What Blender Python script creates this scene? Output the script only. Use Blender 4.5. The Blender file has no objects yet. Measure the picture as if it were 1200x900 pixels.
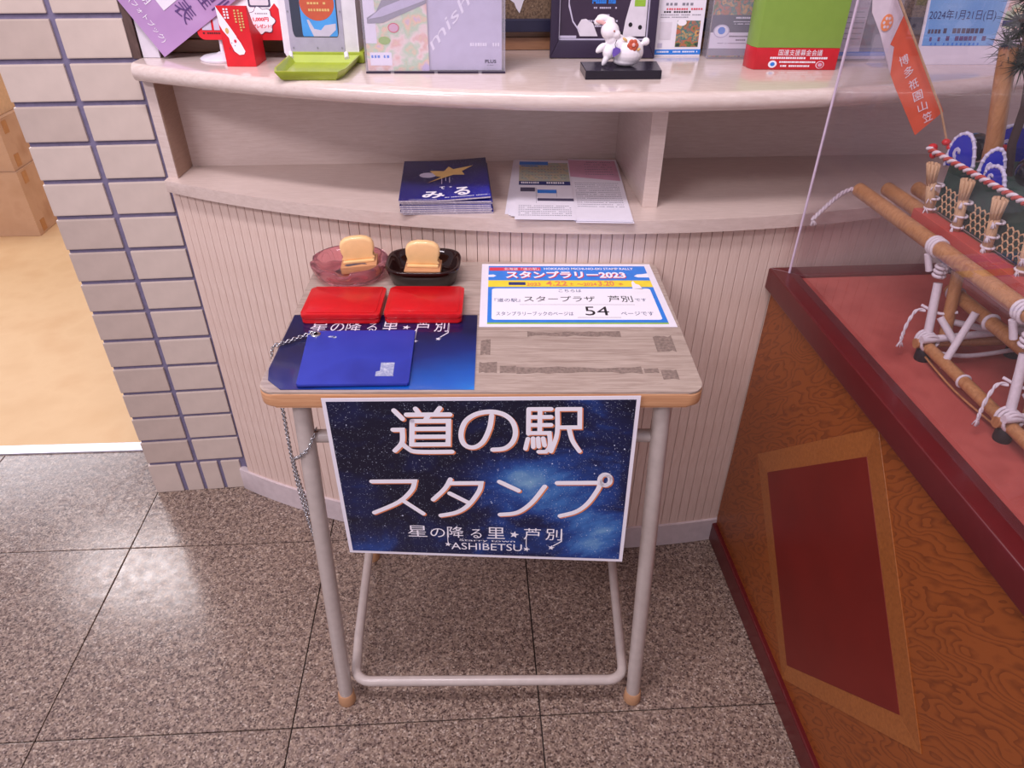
import bpy, bmesh, math, random
from mathutils import Vector, Matrix
random.seed(7)
S = bpy.context.scene
COL = S.collection
PI = math.pi
def V(*a): return Vector(a)
def lin(c):
    return tuple((x/12.92 if x <= .04045 else ((x+.055)/1.055)**2.4) for x in c)
def hexc(h):
    return lin(tuple(int(h[i:i+2], 16)/255 for i in (0, 2, 4)))+(1,)

# ---------------------------------------------------------------- camera
cam = bpy.data.cameras.new('camera'); cam_o = bpy.data.objects.new('camera', cam); COL.objects.link(cam_o)
cam.sensor_width = 36; cam.sensor_fit = 'HORIZONTAL'; cam.lens = 840.2/1200*36; cam.clip_start = .02
pitch, yaw, roll = .6121, .0074, .0082
cy, sy, cp, sp = math.cos(yaw), math.sin(yaw), math.cos(pitch), math.sin(pitch)
f = V(sy*cp, cy*cp, -sp); r = V(cy, -sy, 0); u = r.cross(f)
r2 = r*math.cos(roll)+u*math.sin(roll); u2 = -r*math.sin(roll)+u*math.cos(roll)
cam_o.matrix_world = Matrix(((r2.x, u2.x, -f.x, 0), (r2.y, u2.y, -f.y, 0), (r2.z, u2.z, -f.z, 1.2931), (0, 0, 0, 1)))
S.camera = cam_o

# ---------------------------------------------------------------- world, lamps, exposure
W = bpy.data.worlds.new('world'); S.world = W; W.use_nodes = True
bg = W.node_tree.nodes['Background']; bg.inputs[0].default_value = (.84, .74, .86, 1); bg.inputs[1].default_value = .62
def area(name, loc, target, sx, sy_, power, col):
    l = bpy.data.lights.new(name, 'AREA'); l.shape = 'RECTANGLE'; l.size = sx; l.size_y = sy_; l.energy = power; l.color = col
    o = bpy.data.objects.new(name, l); COL.objects.link(o); o.location = loc
    o.rotation_euler = (Vector(target)-Vector(loc)).to_track_quat('-Z', 'Y').to_euler(); return o
area('ceiling_lamp', (-.35, .28, 2.75), (-.2, 1.0, .6), 1.2, .22, 30, (1, .90, .97))
area('ceiling_lamp', (-1.6, -.9, 2.75), (-1.0, 1.0, .3), 1.2, .4, 34, (1, .90, .97))
area('storeroom_lamp', (-2.42, 3.22, 2.5), (-2.42, 3.2, 0), .85, .5, 20, (1, .93, .95))
area('window_daylight', (-3.6, 4.4, 2.0), (-.8, 1.1, 0), 1.3, 1.3, 30, (.94, .93, 1))
S.view_settings.view_transform = 'Standard'; S.view_settings.look = 'None'; S.view_settings.gamma = 1
S.view_settings.use_curve_mapping = False; S.view_settings.exposure = 0.08
S.cycles.max_bounces = 10; S.cycles.transparent_max_bounces = 24; S.cycles.use_denoising = True

# ---------------------------------------------------------------- materials
def nodes(name):
    m = bpy.data.materials.new(name); m.use_nodes = True
    nt = m.node_tree; b = nt.nodes['Principled BSDF']; return m, nt, b
def N(nt, t, **k):
    n = nt.nodes.new(t)
    for a, v in k.items():
        if a.startswith('i_'): n.inputs[int(a[2:]) if a[2:].isdigit() else a[2:].replace('_', ' ')].default_value = v
        else: setattr(n, a, v)
    return n
def ramp(nt, stops, interp='LINEAR'):
    n = nt.nodes.new('ShaderNodeValToRGB'); cr = n.color_ramp; cr.interpolation = interp
    while len(cr.elements) < len(stops): cr.elements.new(.5)
    for e, (p, c) in zip(cr.elements, stops): e.position = p; e.color = c if len(c) == 4 else tuple(c)+(1,)
    return n
def plain(name, hx, rough=.5, metal=0, noise=.06, scale=60, bump=0, coat=0, trans=0, ior=1.45, alpha=1, spec=.5):
    m, nt, b = nodes(name); c = hexc(hx)
    L = nt.links.new
    tc = N(nt, 'ShaderNodeTexCoord'); nz = N(nt, 'ShaderNodeTexNoise'); nz.inputs['Scale'].default_value = scale; nz.inputs['Detail'].default_value = 4
    L(tc.outputs['Object'], nz.inputs['Vector'])
    rp = ramp(nt, [(.3, tuple(x*(1-noise) for x in c[:3])), (.7, tuple(min(1, x*(1+noise)) for x in c[:3]))])
    L(nz.outputs['Fac'], rp.inputs[0]); L(rp.outputs[0], b.inputs['Base Color'])
    b.inputs['Roughness'].default_value = rough; b.inputs['Metallic'].default_value = metal
    b.inputs['Coat Weight'].default_value = coat; b.inputs['Transmission Weight'].default_value = trans
    b.inputs['IOR'].default_value = ior; b.inputs['Specular IOR Level'].default_value = spec
    if bump:
        bp = N(nt, 'ShaderNodeBump'); bp.inputs['Strength'].default_value = bump; bp.inputs['Distance'].default_value = .001
        L(nz.outputs['Fac'], bp.inputs['Height']); L(bp.outputs[0], b.inputs['Normal'])
    return m
def wood(name, c1, c2, stretch=(1, 1, 12), scale=18, rough=.45, coat=0, dist=1.5, rot=0, bump=.05, detail=5):
    m, nt, b = nodes(name); L = nt.links.new
    tc = N(nt, 'ShaderNodeTexCoord'); mp = N(nt, 'ShaderNodeMapping'); mp.inputs['Scale'].default_value = stretch
    mp.inputs['Rotation'].default_value = rot if isinstance(rot, tuple) else (0, rot, 0)
    L(tc.outputs['Object'], mp.inputs['Vector'])
    nz = N(nt, 'ShaderNodeTexNoise'); nz.inputs['Scale'].default_value = scale; nz.inputs['Detail'].default_value = detail
    nz.inputs['Distortion'].default_value = dist; nz.inputs['Roughness'].default_value = .65
    L(mp.outputs[0], nz.inputs['Vector'])
    rp = ramp(nt, [(.32, hexc(c1)), (.68, hexc(c2))]); L(nz.outputs['Fac'], rp.inputs[0]); L(rp.outputs[0], b.inputs['Base Color'])
    b.inputs['Roughness'].default_value = rough; b.inputs['Coat Weight'].default_value = coat; b.inputs['Coat Roughness'].default_value = .15
    if bump:
        bp = N(nt, 'ShaderNodeBump'); bp.inputs['Strength'].default_value = bump; bp.inputs['Distance'].default_value = .001
        L(nz.outputs['Fac'], bp.inputs['Height']); L(bp.outputs[0], b.inputs['Normal'])
    return m
def veneer(name, c1, c2, scale, rot=(0, 0, 0), rough=.35, dist=6):
    # contour-line plywood figure
    m, nt, b = nodes(name); L = nt.links.new
    tc = N(nt, 'ShaderNodeTexCoord'); mp = N(nt, 'ShaderNodeMapping'); mp.inputs['Rotation'].default_value = rot
    mp.vector_type = 'TEXTURE'; mp.inputs['Scale'].default_value = (1, .6, 1.9); L(tc.outputs['Object'], mp.inputs['Vector'])
    nz = N(nt, 'ShaderNodeTexNoise'); nz.inputs['Scale'].default_value = 5.5; nz.inputs['Detail'].default_value = 3.5; nz.inputs['Roughness'].default_value = .55; L(mp.outputs[0], nz.inputs['Vector'])
    mu = N(nt, 'ShaderNodeMath', operation='MULTIPLY'); mu.inputs[1].default_value = scale; L(nz.outputs['Fac'], mu.inputs[0])
    fr = N(nt, 'ShaderNodeMath', operation='FRACT'); L(mu.outputs[0], fr.inputs[0])
    n2 = N(nt, 'ShaderNodeTexNoise'); n2.inputs['Scale'].default_value = 160; n2.inputs['Detail'].default_value = 3; L(mp.outputs[0], n2.inputs['Vector'])
    ad = N(nt, 'ShaderNodeMath', operation='MULTIPLY_ADD'); ad.inputs[1].default_value = .5; L(n2.outputs['Fac'], ad.inputs[0]); L(fr.outputs[0], ad.inputs[2])
    rp = ramp(nt, [(.15, hexc(c2)), (.75, hexc(c1)), (1.0, hexc(c1)), (1.0, hexc(c2))][:3]); L(ad.outputs[0], rp.inputs[0]); L(rp.outputs[0], b.inputs['Base Color'])
    b.inputs['Roughness'].default_value = rough; b.inputs['Specular IOR Level'].default_value = .35
    return m
def granite(name):
    m, nt, b = nodes(name); L = nt.links.new
    tc = N(nt, 'ShaderNodeTexCoord')
    geo = N(nt, 'ShaderNodeNewGeometry')
    v1 = N(nt, 'ShaderNodeTexVoronoi'); v1.inputs['Scale'].default_value = 330; L(geo.outputs['Position'], v1.inputs['Vector'])
    rp = ramp(nt, [(0, hexc('5a4b46')), (.14, hexc('7c6c63')), (.34, hexc('97867a')), (.58, hexc('a8978a')), (.8, hexc('8b786c')), (.94, hexc('bcafa4'))], 'CONSTANT')
    sep = N(nt, 'ShaderNodeSeparateColor'); L(v1.outputs['Color'], sep.inputs[0]); L(sep.outputs[0], rp.inputs[0])
    nz = N(nt, 'ShaderNodeTexNoise'); nz.inputs['Scale'].default_value = 90; nz.inputs['Detail'].default_value = 6; L(geo.outputs['Position'], nz.inputs['Vector'])
    r2_ = ramp(nt, [(.38, (.62, .57, .58)), (.62, (1.04, 1.0, .95))]); L(nz.outputs['Fac'], r2_.inputs[0])
    mx = N(nt, 'ShaderNodeMix', data_type='RGBA', blend_type='MULTIPLY'); mx.inputs[0].default_value = 1
    L(rp.outputs[0], mx.inputs[6]); L(r2_.outputs[0], mx.inputs[7]); L(mx.outputs[2], b.inputs['Base Color'])
    n3 = N(nt, 'ShaderNodeTexNoise'); n3.inputs['Scale'].default_value = 45; n3.inputs['Detail'].default_value = 3; L(geo.outputs['Position'], n3.inputs['Vector'])
    rr = ramp(nt, [(.3, (.14,)*3), (.7, (.27,)*3)]); L(n3.outputs['Fac'], rr.inputs[0]); L(rr.outputs[0], b.inputs['Roughness'])
    bp = N(nt, 'ShaderNodeBump'); bp.inputs['Strength'].default_value = .25; bp.inputs['Distance'].default_value = .0015
    L(n3.outputs['Fac'], bp.inputs['Height']); L(bp.outputs[0], b.inputs['Normal'])
    b.inputs['Specular IOR Level'].default_value = .6
    return m
def clear(name, tint=(1, 1, 1), refl=1.0, rough=.02, ior=1.45, haze=0):
    # thin clear sheet: see-through with fresnel reflection
    m, nt, b = nodes(name); L = nt.links.new
    out = nt.nodes['Material Output']; nt.nodes.remove(b)
    t = N(nt, 'ShaderNodeBsdfTransparent'); t.inputs[0].default_value = tuple(tint)+(1,)
    g = N(nt, 'ShaderNodeBsdfGlossy'); g.inputs['Roughness'].default_value = rough
    fr = N(nt, 'ShaderNodeFresnel'); fr.inputs[0].default_value = ior
    mu = N(nt, 'ShaderNodeMath', operation='MULTIPLY'); mu.inputs[1].default_value = refl; L(fr.outputs[0], mu.inputs[0])
    gm = N(nt, 'ShaderNodeNewGeometry'); inv = N(nt, 'ShaderNodeMath', operation='SUBTRACT'); inv.inputs[0].default_value = 1; L(gm.outputs['Backfacing'], inv.inputs[1])
    m0 = N(nt, 'ShaderNodeMath', operation='MULTIPLY'); L(mu.outputs[0], m0.inputs[0]); L(inv.outputs[0], m0.inputs[1]); mu = m0
    mx = N(nt, 'ShaderNodeMixShader'); L(mu.outputs[0], mx.inputs[0]); L(t.outputs[0], mx.inputs[1]); L(g.outputs[0], mx.inputs[2])
    last = mx
    if haze:
        d = N(nt, 'ShaderNodeBsdfDiffuse'); d.inputs[0].default_value = (.9, .88, .95, 1)
        m2 = N(nt, 'ShaderNodeMixShader'); m2.inputs[0].default_value = haze; L(mx.outputs[0], m2.inputs[1]); L(d.outputs[0], m2.inputs[2]); last = m2
    L(last.outputs[0], out.inputs[0]); return m
def starry(name, kind='poster'):
    m, nt, b = nodes(name); L = nt.links.new
    tc = N(nt, 'ShaderNodeTexCoord'); geo = tc.outputs['Generated']
    nz = N(nt, 'ShaderNodeTexNoise'); nz.inputs['Scale'].default_value = 3.6; nz.inputs['Detail'].default_value = 7; nz.inputs['Roughness'].default_value = .6; nz.inputs['Distortion'].default_value = .4
    L(geo, nz.inputs['Vector'])
    sep = N(nt, 'ShaderNodeSeparateXYZ'); L(geo, sep.inputs[0])
    def band(inp, k, c, w):
        d = N(nt, 'ShaderNodeVectorMath', operation='DISTANCE'); d.inputs[1].default_value = c; L(inp, d.inputs[0])
        mr = N(nt, 'ShaderNodeMapRange'); mr.inputs[1].default_value = w; mr.inputs[2].default_value = 0; mr.inputs[3].default_value = 0; mr.inputs[4].default_value = k
        L(d.outputs['Value'], mr.inputs[0]); return mr.outputs[0]
    flat = N(nt, 'ShaderNodeVectorMath', operation='MULTIPLY'); flat.inputs[1].default_value = (1.3, 0, 1) if kind == 'poster' else (1, 1, 0); L(geo, flat.inputs[0])
    if kind == 'poster':
        blobs = [(.50, (.80, 0, .56), .30), (.45, (1.05, 0, .5), .30), (.42, (1.0, 0, .30), .40), (.50, (1.2, 0, .08), .35), (.42, (.10, 0, .05), .30), (.30, (.62, 0, .1), .35), (.30, (1.15, 0, .9), .25)]
    else:
        blobs = [(.75, (1.0, .0, 0), .75), (.35, (.3, -.1, 0), .6)]
    tot = None
    for k, c, w in blobs:
        o = band(flat.outputs[0], k, c, w)
        if tot is None: tot = o
        else:
            a = N(nt, 'ShaderNodeMath', operation='ADD'); L(tot, a.inputs[0]); L(o, a.inputs[1]); tot = a.outputs[0]
    a = N(nt, 'ShaderNodeMath', operation='MULTIPLY_ADD'); a.inputs[1].default_value = 1.5 if kind == 'poster' else .25; L(nz.outputs['Fac'], a.inputs[0])
    sub = N(nt, 'ShaderNodeMath', operation='SUBTRACT'); sub.inputs[1].default_value = .72 if kind == 'poster' else .1; L(tot, sub.inputs[0]); L(sub.outputs[0], a.inputs[2])
    if kind == 'poster':
        rp = ramp(nt, [(.0, hexc('090b28')), (.25, hexc('0f1a48')), (.48, hexc('1c3f86')), (.68, hexc('3a6db0')), (.95, hexc('7aa4c6'))])
    elif kind == 'mat':
        rp = ramp(nt, [(.0, hexc('0b1342')), (.3, hexc('0f2c7a')), (.62, hexc('0f5fc0')), (.9, hexc('2f93e8'))])
    else:
        rp = ramp(nt, [(.0, hexc('12104a')), (.5, hexc('1f1f86')), (.9, hexc('3038b8'))])
    L(a.outputs[0], rp.inputs[0])
    if kind == 'mat':
        L(rp.outputs[0], b.inputs['Base Color']); b.inputs['Roughness'].default_value = .3; return m
    mp = N(nt, 'ShaderNodeMapping'); mp.inputs['Scale'].default_value = (1.4, 0, 1) if kind == 'poster' else (1, 1, 0); L(geo, mp.inputs[0])
    last = rp.outputs[0]
    for sc, th in ((24, .11), (62, .15), (120, .20), (170, .22)):
        v = N(nt, 'ShaderNodeTexVoronoi'); v.inputs['Scale'].default_value = sc; L(mp.outputs[0], v.inputs['Vector'])
        sp_ = N(nt, 'ShaderNodeSeparateColor'); L(v.outputs['Color'], sp_.inputs[0])
        thr = N(nt, 'ShaderNodeMath', operation='MULTIPLY'); thr.inputs[1].default_value = th; L(sp_.outputs[0], thr.inputs[0])
        lt = N(nt, 'ShaderNodeMath', operation='LESS_THAN'); L(v.outputs['Distance'], lt.inputs[0]); L(thr.outputs[0], lt.inputs[1])
        g2 = N(nt, 'ShaderNodeMath', operation='GREATER_THAN'); g2.inputs[1].default_value = .45 if sc > 30 else .3; L(sp_.outputs[1], g2.inputs[0])
        mm = N(nt, 'ShaderNodeMath', operation='MULTIPLY'); L(lt.outputs[0], mm.inputs[0]); L(g2.outputs[0], mm.inputs[1])
        mx = N(nt, 'ShaderNodeMix', data_type='RGBA'); L(mm.outputs[0], mx.inputs[0]); L(last, mx.inputs[6]); mx.inputs[7].default_value = hexc('cfd8ee'); last = mx.outputs[2]
    L(last, b.inputs['Base Color']); b.inputs['Roughness'].default_value = .35
    return m
def patchy(name, cols, scale, rough=.5, detail=2):
    m, nt, b = nodes(name); L = nt.links.new
    tc = N(nt, 'ShaderNodeTexCoord'); nz = N(nt, 'ShaderNodeTexNoise'); nz.inputs['Scale'].default_value = scale; nz.inputs['Detail'].default_value = detail
    L(tc.outputs['Object'], nz.inputs['Vector'])
    n = len(cols); rp = ramp(nt, [(.3+.4*i/max(1, n-1), hexc(c)) for i, c in enumerate(cols)]); L(nz.outputs['Fac'], rp.inputs[0]); L(rp.outputs[0], b.inputs['Base Color'])
    b.inputs['Roughness'].default_value = rough; return m

M = dict(
 granite=granite('polished speckled granite'), joint=plain('dark floor joint', '4e423f', .8),
 vinyl=patchy('ochre vinyl flooring', ['deb784', 'e6c391', 'e0bb88'], 6, .6, 5),
 metal=plain('satin metal strip', 'c9c8d2', .35, .6), mortar=plain('blue grey mortar', '77708c', .8, bump=.3, noise=.12, scale=90),
 brick=plain('beige glazed brick', 'cdbdb2', .42, noise=.05, scale=25, bump=.1), brick2=plain('darker beige glazed brick', 'c0afa4', .42, noise=.06, scale=25, bump=.1),
 ash=wood('pale ash laminate', 'cdb8ae', 'dac8c0', (2, 2, 22), 14, .3, .25, .6),
 ash_dark=wood('pale ash laminate shelf', 'cab6ac', 'd8c5bc', (2, 14, 14), 14, .32, .2, .6),
 slat=wood('pale ash slat', 'd9beb0', 'e6cfc3', (14, 14, 1.5), 14, .5, 0, .4), slat_gap=plain('brown slat backing', 'a08272', .8),
 edge=wood('glossy ash edge', 'd2beb5', 'e0d0c8', (2, 14, 14), 14, .16, .7, .5),
 skirt=plain('cream painted skirting', 'd2c4c6', .4), brown_lam=wood('brown laminate', '9a7a68', 'a98a76', (2, 2, 22), 14, .35), brown=wood('brown wood panelling', '8a6146', 'a87a57', (1.5, 1.5, 20), 10, .35, .2),
 darkbrown=wood('dark brown flank strip', '4f3b36', '66504a', (14, 14, 2), 10, .4),
 cork=patchy('brown cork board', ['6d5744', '8a725c', '5a4638', '97806a'], 160, .9), rail=plain('dark navy rail', '2b2a44', .35),
 white=plain('white plastic', 'e6e2ec', .3), paper=plain('white paper', 'e9e4ee', .45, noise=.02), offwhite=plain('off white paper', 'd9d2dc', .5, noise=.05),
 case_wood=veneer('varnished orange plywood', '8f4c22', '6c3519', 30, (PI/4, 0, 0)), case_band=wood('orange wood banding', '8c4f22', 'a5632f', (3, 3, 3), 60, .35, .1, .3, (.0, PI/4, 0)),
 case_band2=wood('orange wood banding other way', '84491e', '9c5b2a', (3, 3, 3), 60, .35, .1, .3, (.0, -PI/4, 0)),
 maroon=plain('dark maroon lacquer', '5a1519', .34, coat=.15), inlay=plain('maroon inlay board', '6e1a14', .35, noise=.08, scale=12), felt=patchy('dusty red felt cloth', ['a8483f', 'b4544a', '9e4038'], 14, .9, 6),
 acrylic=clear('clear acrylic', (.975, .96, .97), 1.0, .01, 1.49, .012), acryl_edge=plain('milky acrylic edge', 'cbb8cc', .25),
 film=clear('clear desk film', (.97, .97, .98), 1.0, .06, 1.45), holder=clear('clear holder plastic', (.95, .94, .97), 1.2, .05, 1.5, .10),
 desk=wood('grey oak desk laminate', '98857a', 'bfaea2', (1.0, 16, 22), 13, .3, .25, 1.0), ply=wood('orange plywood desk edge', 'b98058', 'dba97f', (1, 1, 90), 8, .4),
 leg=plain('grey beige enamel tube', 'bfb3ad', .3, coat=.3), cap=plain('tan rubber foot cap', 'b98c68', .6), residue=plain('grey tape residue', '84736a', .8, noise=.3, scale=220, bump=.4),
 red=plain('red enamel tin', 'c81019', .34, coat=.15), blue=patchy('royal blue vinyl cover', ['25329a', '2b3aa6', '212c8e'], 9, .42, 4), silver=plain('silver metal', 'c8c8cc', .22, 1.0), foil=patchy('scuffed silver foil label', ['b0b4c8', '8d94b8', 'd3d5e0'], 120, .35),
 pink=None, smoke=None, cream=plain('cream plastic handle', 'f2c68c', .3, coat=.3), stampwood=wood('pale stamp wood', 'b67c54', 'd09c70', (1, 12, 12), 30, .5), ink=plain('dark ink stain', '4a4654', .6), rubber=plain('reddish rubber', 'b0533c', .6),
 star=starry('starry night print'), mat=starry('deep blue night print', 'mat'), cover=starry('navy starry cover', 'cover'),
 tblue=plain('print bright blue', '2f7fdc', .45), tyellow=plain('print yellow', 'f2d83a', .45), tnavy=plain('print navy ink', '26306e', .5), tblack=plain('print black ink', '1c1a20', .5), tred=plain('print red ink', 'd63a50', .5),
 tgreen=plain('print green', '8fb83a', .45), tgrey=plain('print grey ink', '8a8794', .5), torange=plain('print orange', 'e88a5a', .5), tgold=plain('print gold', 'd8b070', .5), twhite=plain('print white', 'f2eef6', .45, noise=.01), tpurple=plain('print dark purple', '5b3f78', .5),
 lilac=patchy('lilac print', ['b892c4', 'b08abc', 'c4a2d0'], 10), redcard=plain('red card', 'd8202c', .4), lime=plain('lime green plastic', 'a6b838', .35, coat=.2), greyplate=plain('grey faceplate', 'a9a3b8', .4), darkwin=plain('dark window', '3a3f50', .3),
 sky=patchy('blue print', ['2f86d8', '4a9ae4', '2b78c8'], 12), salmon=plain('orange red print', 'c0563c', .5), pastel=patchy('pastel flyer print', ['e6d3a8', 'e8b9a8', 'f0dcd2', 'b8d8b0', 'f0c8a0', 'c7b8dc'], 34, .4, 4), lavender=plain('lavender grey cover', 'c3bcd2', .4), plum=plain('dark plum frame', '33283f', .35), night=plain('dark poster print', '3a2c40', .35),
 porcelain=plain('glossy white porcelain', 'f2ecf2', .15, coat=.6, noise=.01), pinkear=plain('pale pink ear paint', 'e6b2ae', .3), violet=plain('violet flower paint', '6a50a8', .35), lacquer=plain('black lacquer board', '211c28', .22),
 multi=patchy('colourful photo print', ['2c2a3a', '5a7a4a', 'c06a50', '2c7a78', 'd8a060', '3a3050'], 70, .4, 3), slate=plain('slate print band', '4a4560', .4), greenbox=plain('apple green card', '86a84a', .35, noise=.03), redband=plain('carmine red card', 'c42530', .35),
 event=patchy('pale blue sky print', ['5a9ce0', '7db4ea', '9ac4f0'], 8), mapp=patchy('map print', ['b9c0a0', 'a9b3a8', 'c8b898', '8fa890'], 60, .5, 4), pinkpanel=plain('pale pink panel', 'd8a4bc', .5), pages=patchy('stacked page edges', ['cfc6cc', 'b0a6ae', 'e0d8dc'], 300, .6),
 cardboard=patchy('brown cardboard', ['c09a78', 'caa584', 'b8906e'], 7, .8, 4), cardlight=plain('pale cardboard', 'dcb88c', .8), tape=plain('brown packing tape', 'b8824e', .35),
 bamboo=wood('orange brown bamboo', '9e6a40', 'bf8c5c', (10, 10, 2), 12, .35, .2), straw=wood('straw bundle', 'b58f68', 'd8b48c', (60, 60, 2), 10, .7), wrap=plain('white wrapping twine', 'd8cfd6', .7, bump=.6, scale=240), foot=plain('black rubber foot', '1a181c', .5), redbeam=plain('faded red beam', 'b8483c', .5),
 greenfelt=patchy('dark green felt', ['1d3a30', '24473a', '182e28'], 60, .9, 5), dark=plain('black lacquer dome', '15151c', .12, coat=.5), wave=plain('royal blue wave', '1f2cae', .2, coat=.4), wavewhite=plain('pale wave edging', 'c8c4dc', .4), orange=plain('orange cloth', 'e8603a', .6), flagwhite=plain('white flag cloth', 'd8c8d4', .6), needle=plain('dark pine needles', '1f3326', .6, noise=.3), bark=plain('dark pine bark', '3a2a28', .8), wall=plain('off white plaster wall', 'cfc6c8', .8),
)
def glassy(name, tint, rough, ior=1.45, trans=1.0, base=None):
    m, nt, b = nodes(name); b.inputs['Base Color'].default_value = tuple(tint)+(1,); b.inputs['Roughness'].default_value = rough
    b.inputs['Transmission Weight'].default_value = trans; b.inputs['IOR'].default_value = ior; return m
M['pink'] = glassy('pink pressed glass', (.93, .44, .50), .05, 1.38, .92)
M['smoke'] = glassy('dark amber glass', (.022, .006, .005), .08, 1.45, .2)

# ---------------------------------------------------------------- object helpers
def wloc(o):
    p = V(0, 0, 0)
    while o is not None: p += o.location; o = o.parent
    return p
def obj(name, bm, mat, parent=None, origin=None, smooth=False, label=None, kind=None):
    bmesh.ops.recalc_face_normals(bm, faces=bm.faces)
    me = bpy.data.meshes.new(name); base = wloc(parent) if parent else V(0, 0, 0)
    if origin is None and parent is None:
        xs = [v.co for v in bm.verts]; origin = V((min(p.x for p in xs)+max(p.x for p in xs))/2, (min(p.y for p in xs)+max(p.y for p in xs))/2, min(p.z for p in xs))
    origin = Vector(origin) if origin is not None else base
    for v in bm.verts: v.co -= origin
    bm.to_mesh(me); bm.free()
    for m in (mat if isinstance(mat, (list, tuple)) else [mat]): me.materials.append(M[m] if isinstance(m, str) else m)
    if smooth:
        for p in me.polygons: p.use_smooth = True
        if smooth != 'all': me.set_sharp_from_angle(angle=math.radians(38))
    o = bpy.data.objects.new(name, me); COL.objects.link(o)
    o.parent = parent; o.location = origin-base
    if label: o['label'] = label
    if kind: o['kind'] = kind
    return o
def tag(o, label, cat=None, group=None, kind=None):
    o['label'] = label
    if cat: o['category'] = cat
    if group: o['group'] = group
    if kind: o['kind'] = kind
    return o
def thing(name, loc, label, cat, group=None, kind=None):
    o = bpy.data.objects.new(name, None); COL.objects.link(o); o.location = loc; o.empty_display_size = .02
    return tag(o, label, cat, group, kind)
def dup(root, loc):
    rr_ = root.copy(); COL.objects.link(rr_); rr_.location = loc
    for ch in list(root.children):
        c = ch.copy(); COL.objects.link(c); c.parent = rr_
        for g in ch.children:
            d = g.copy(); COL.objects.link(d); d.parent = c
    return rr_
def BM(): return bmesh.new()
def box(bm, c, s, rot=0, bev=0, mi=0, mat=None):
    b2 = bmesh.new(); bmesh.ops.create_cube(b2, size=1)
    for v in b2.verts: v.co = V(v.co.x*s[0], v.co.y*s[1], v.co.z*s[2])
    if bev: bmesh.ops.bevel(b2, geom=b2.edges[:], offset=bev, segments=2, affect='EDGES', profile=.7)
    mt = Matrix.Translation(c) @ (mat if mat else Matrix.Rotation(rot, 4, 'Z'))
    b2.transform(mt); join(bm, b2, mi); return bm
def join(bm, b2, mi=0):
    mp = {v: bm.verts.new(v.co) for v in b2.verts}
    for f_ in b2.faces:
        try: nf = bm.faces.new([mp[v] for v in f_.verts]); nf.material_index = mi
        except ValueError: pass
    b2.free()
def prism(bm, pts, z0, z1, bev=0, mi=0, fn=None):
    # pts: 2D polygon -> extruded between z0 and z1 ; fn maps (x,y,z)->world
    b2 = bmesh.new(); lo = [b2.verts.new((x, y, z0)) for x, y in pts]; hi = [b2.verts.new((x, y, z1)) for x, y in pts]
    n = len(pts)
    b2.faces.new(lo[::-1]); top = b2.faces.new(hi)
    for i in range(n): b2.faces.new((lo[i], lo[(i+1) % n], hi[(i+1) % n], hi[i]))
    if bev: bmesh.ops.bevel(b2, geom=[e for e in b2.edges if abs(e.verts[0].co.z-e.verts[1].co.z) < 1e-9], offset=bev, segments=3 if bev > .003 else 2, affect='EDGES', profile=.55)
    if fn:
        for v in b2.verts: v.co = fn(*v.co)
    join(bm, b2, mi); return bm
def rrect(x0, x1, y0, y1, r_, n=5):
    out = []
    for cx_, cy_, a0 in ((x1-r_, y1-r_, 0), (x0+r_, y1-r_, 90), (x0+r_, y0+r_, 180), (x1-r_, y0+r_, 270)):
        for i in range(n+1):
            a = math.radians(a0+90*i/n); out.append((cx_+r_*math.cos(a), cy_+r_*math.sin(a)))
    return out
def tube(bm, pts, r_, seg=10, caps=True, mi=0, radii=None):
    pts = [Vector(p) for p in pts]; rings = []
    up = None
    for i, p in enumerate(pts):
        d = (pts[min(i+1, len(pts)-1)]-pts[max(i-1, 0)]).normalized()
        if up is None: up = V(0, 0, 1) if abs(d.z) < .9 else V(1, 0, 0)
        s_ = d.cross(up).normalized(); up = s_.cross(d).normalized()
        rr_ = radii[i] if radii else r_
        rings.append([bm.verts.new(p+(s_*math.cos(2*PI*k/seg)+up*math.sin(2*PI*k/seg))*rr_) for k in range(seg)])
    for a, b in zip(rings, rings[1:]):
        for k in range(seg):
            f_ = bm.faces.new((a[k], a[(k+1) % seg], b[(k+1) % seg], b[k])); f_.material_index = mi
    if caps:
        f_ = bm.faces.new(rings[0][::-1]); f_.material_index = mi; f_ = bm.faces.new(rings[-1]); f_.material_index = mi
    return bm
def spline(pts, n=8):
    pts = [Vector(p) for p in pts]; out = []
    for i in range(len(pts)-1):
        p0, p1, p2, p3 = pts[max(i-1, 0)], pts[i], pts[i+1], pts[min(i+2, len(pts)-1)]
        for k in range(n):
            t = k/n; out.append(.5*((2*p1)+(-p0+p2)*t+(2*p0-5*p1+4*p2-p3)*t*t+(-p0+3*p1-3*p2+p3)*t**3))
    out.append(pts[-1]); return out
def lathe(bm, prof, c, seg=32, sx=1, sy_=1, mi=0, fn=None, rot=0):
    rings = []
    for (r_, z) in prof:
        ring = []
        for k in range(seg):
            a = 2*PI*k/seg; q = fn(a, r_, z) if fn else (r_*math.cos(a)*sx, r_*math.sin(a)*sy_, z)
            x, y = q[0]*math.cos(rot)-q[1]*math.sin(rot), q[0]*math.sin(rot)+q[1]*math.cos(rot)
            ring.append(bm.verts.new((c[0]+x, c[1]+y, c[2]+q[2])))
        rings.append(ring)
    for a, b in zip(rings, rings[1:]):
        for k in range(seg):
            f_ = bm.faces.new((a[k], a[(k+1) % seg], b[(k+1) % seg], b[k])); f_.material_index = mi
    bm.faces.new(rings[0][::-1]).material_index = mi; bm.faces.new(rings[-1]).material_index = mi
    return bm
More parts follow.
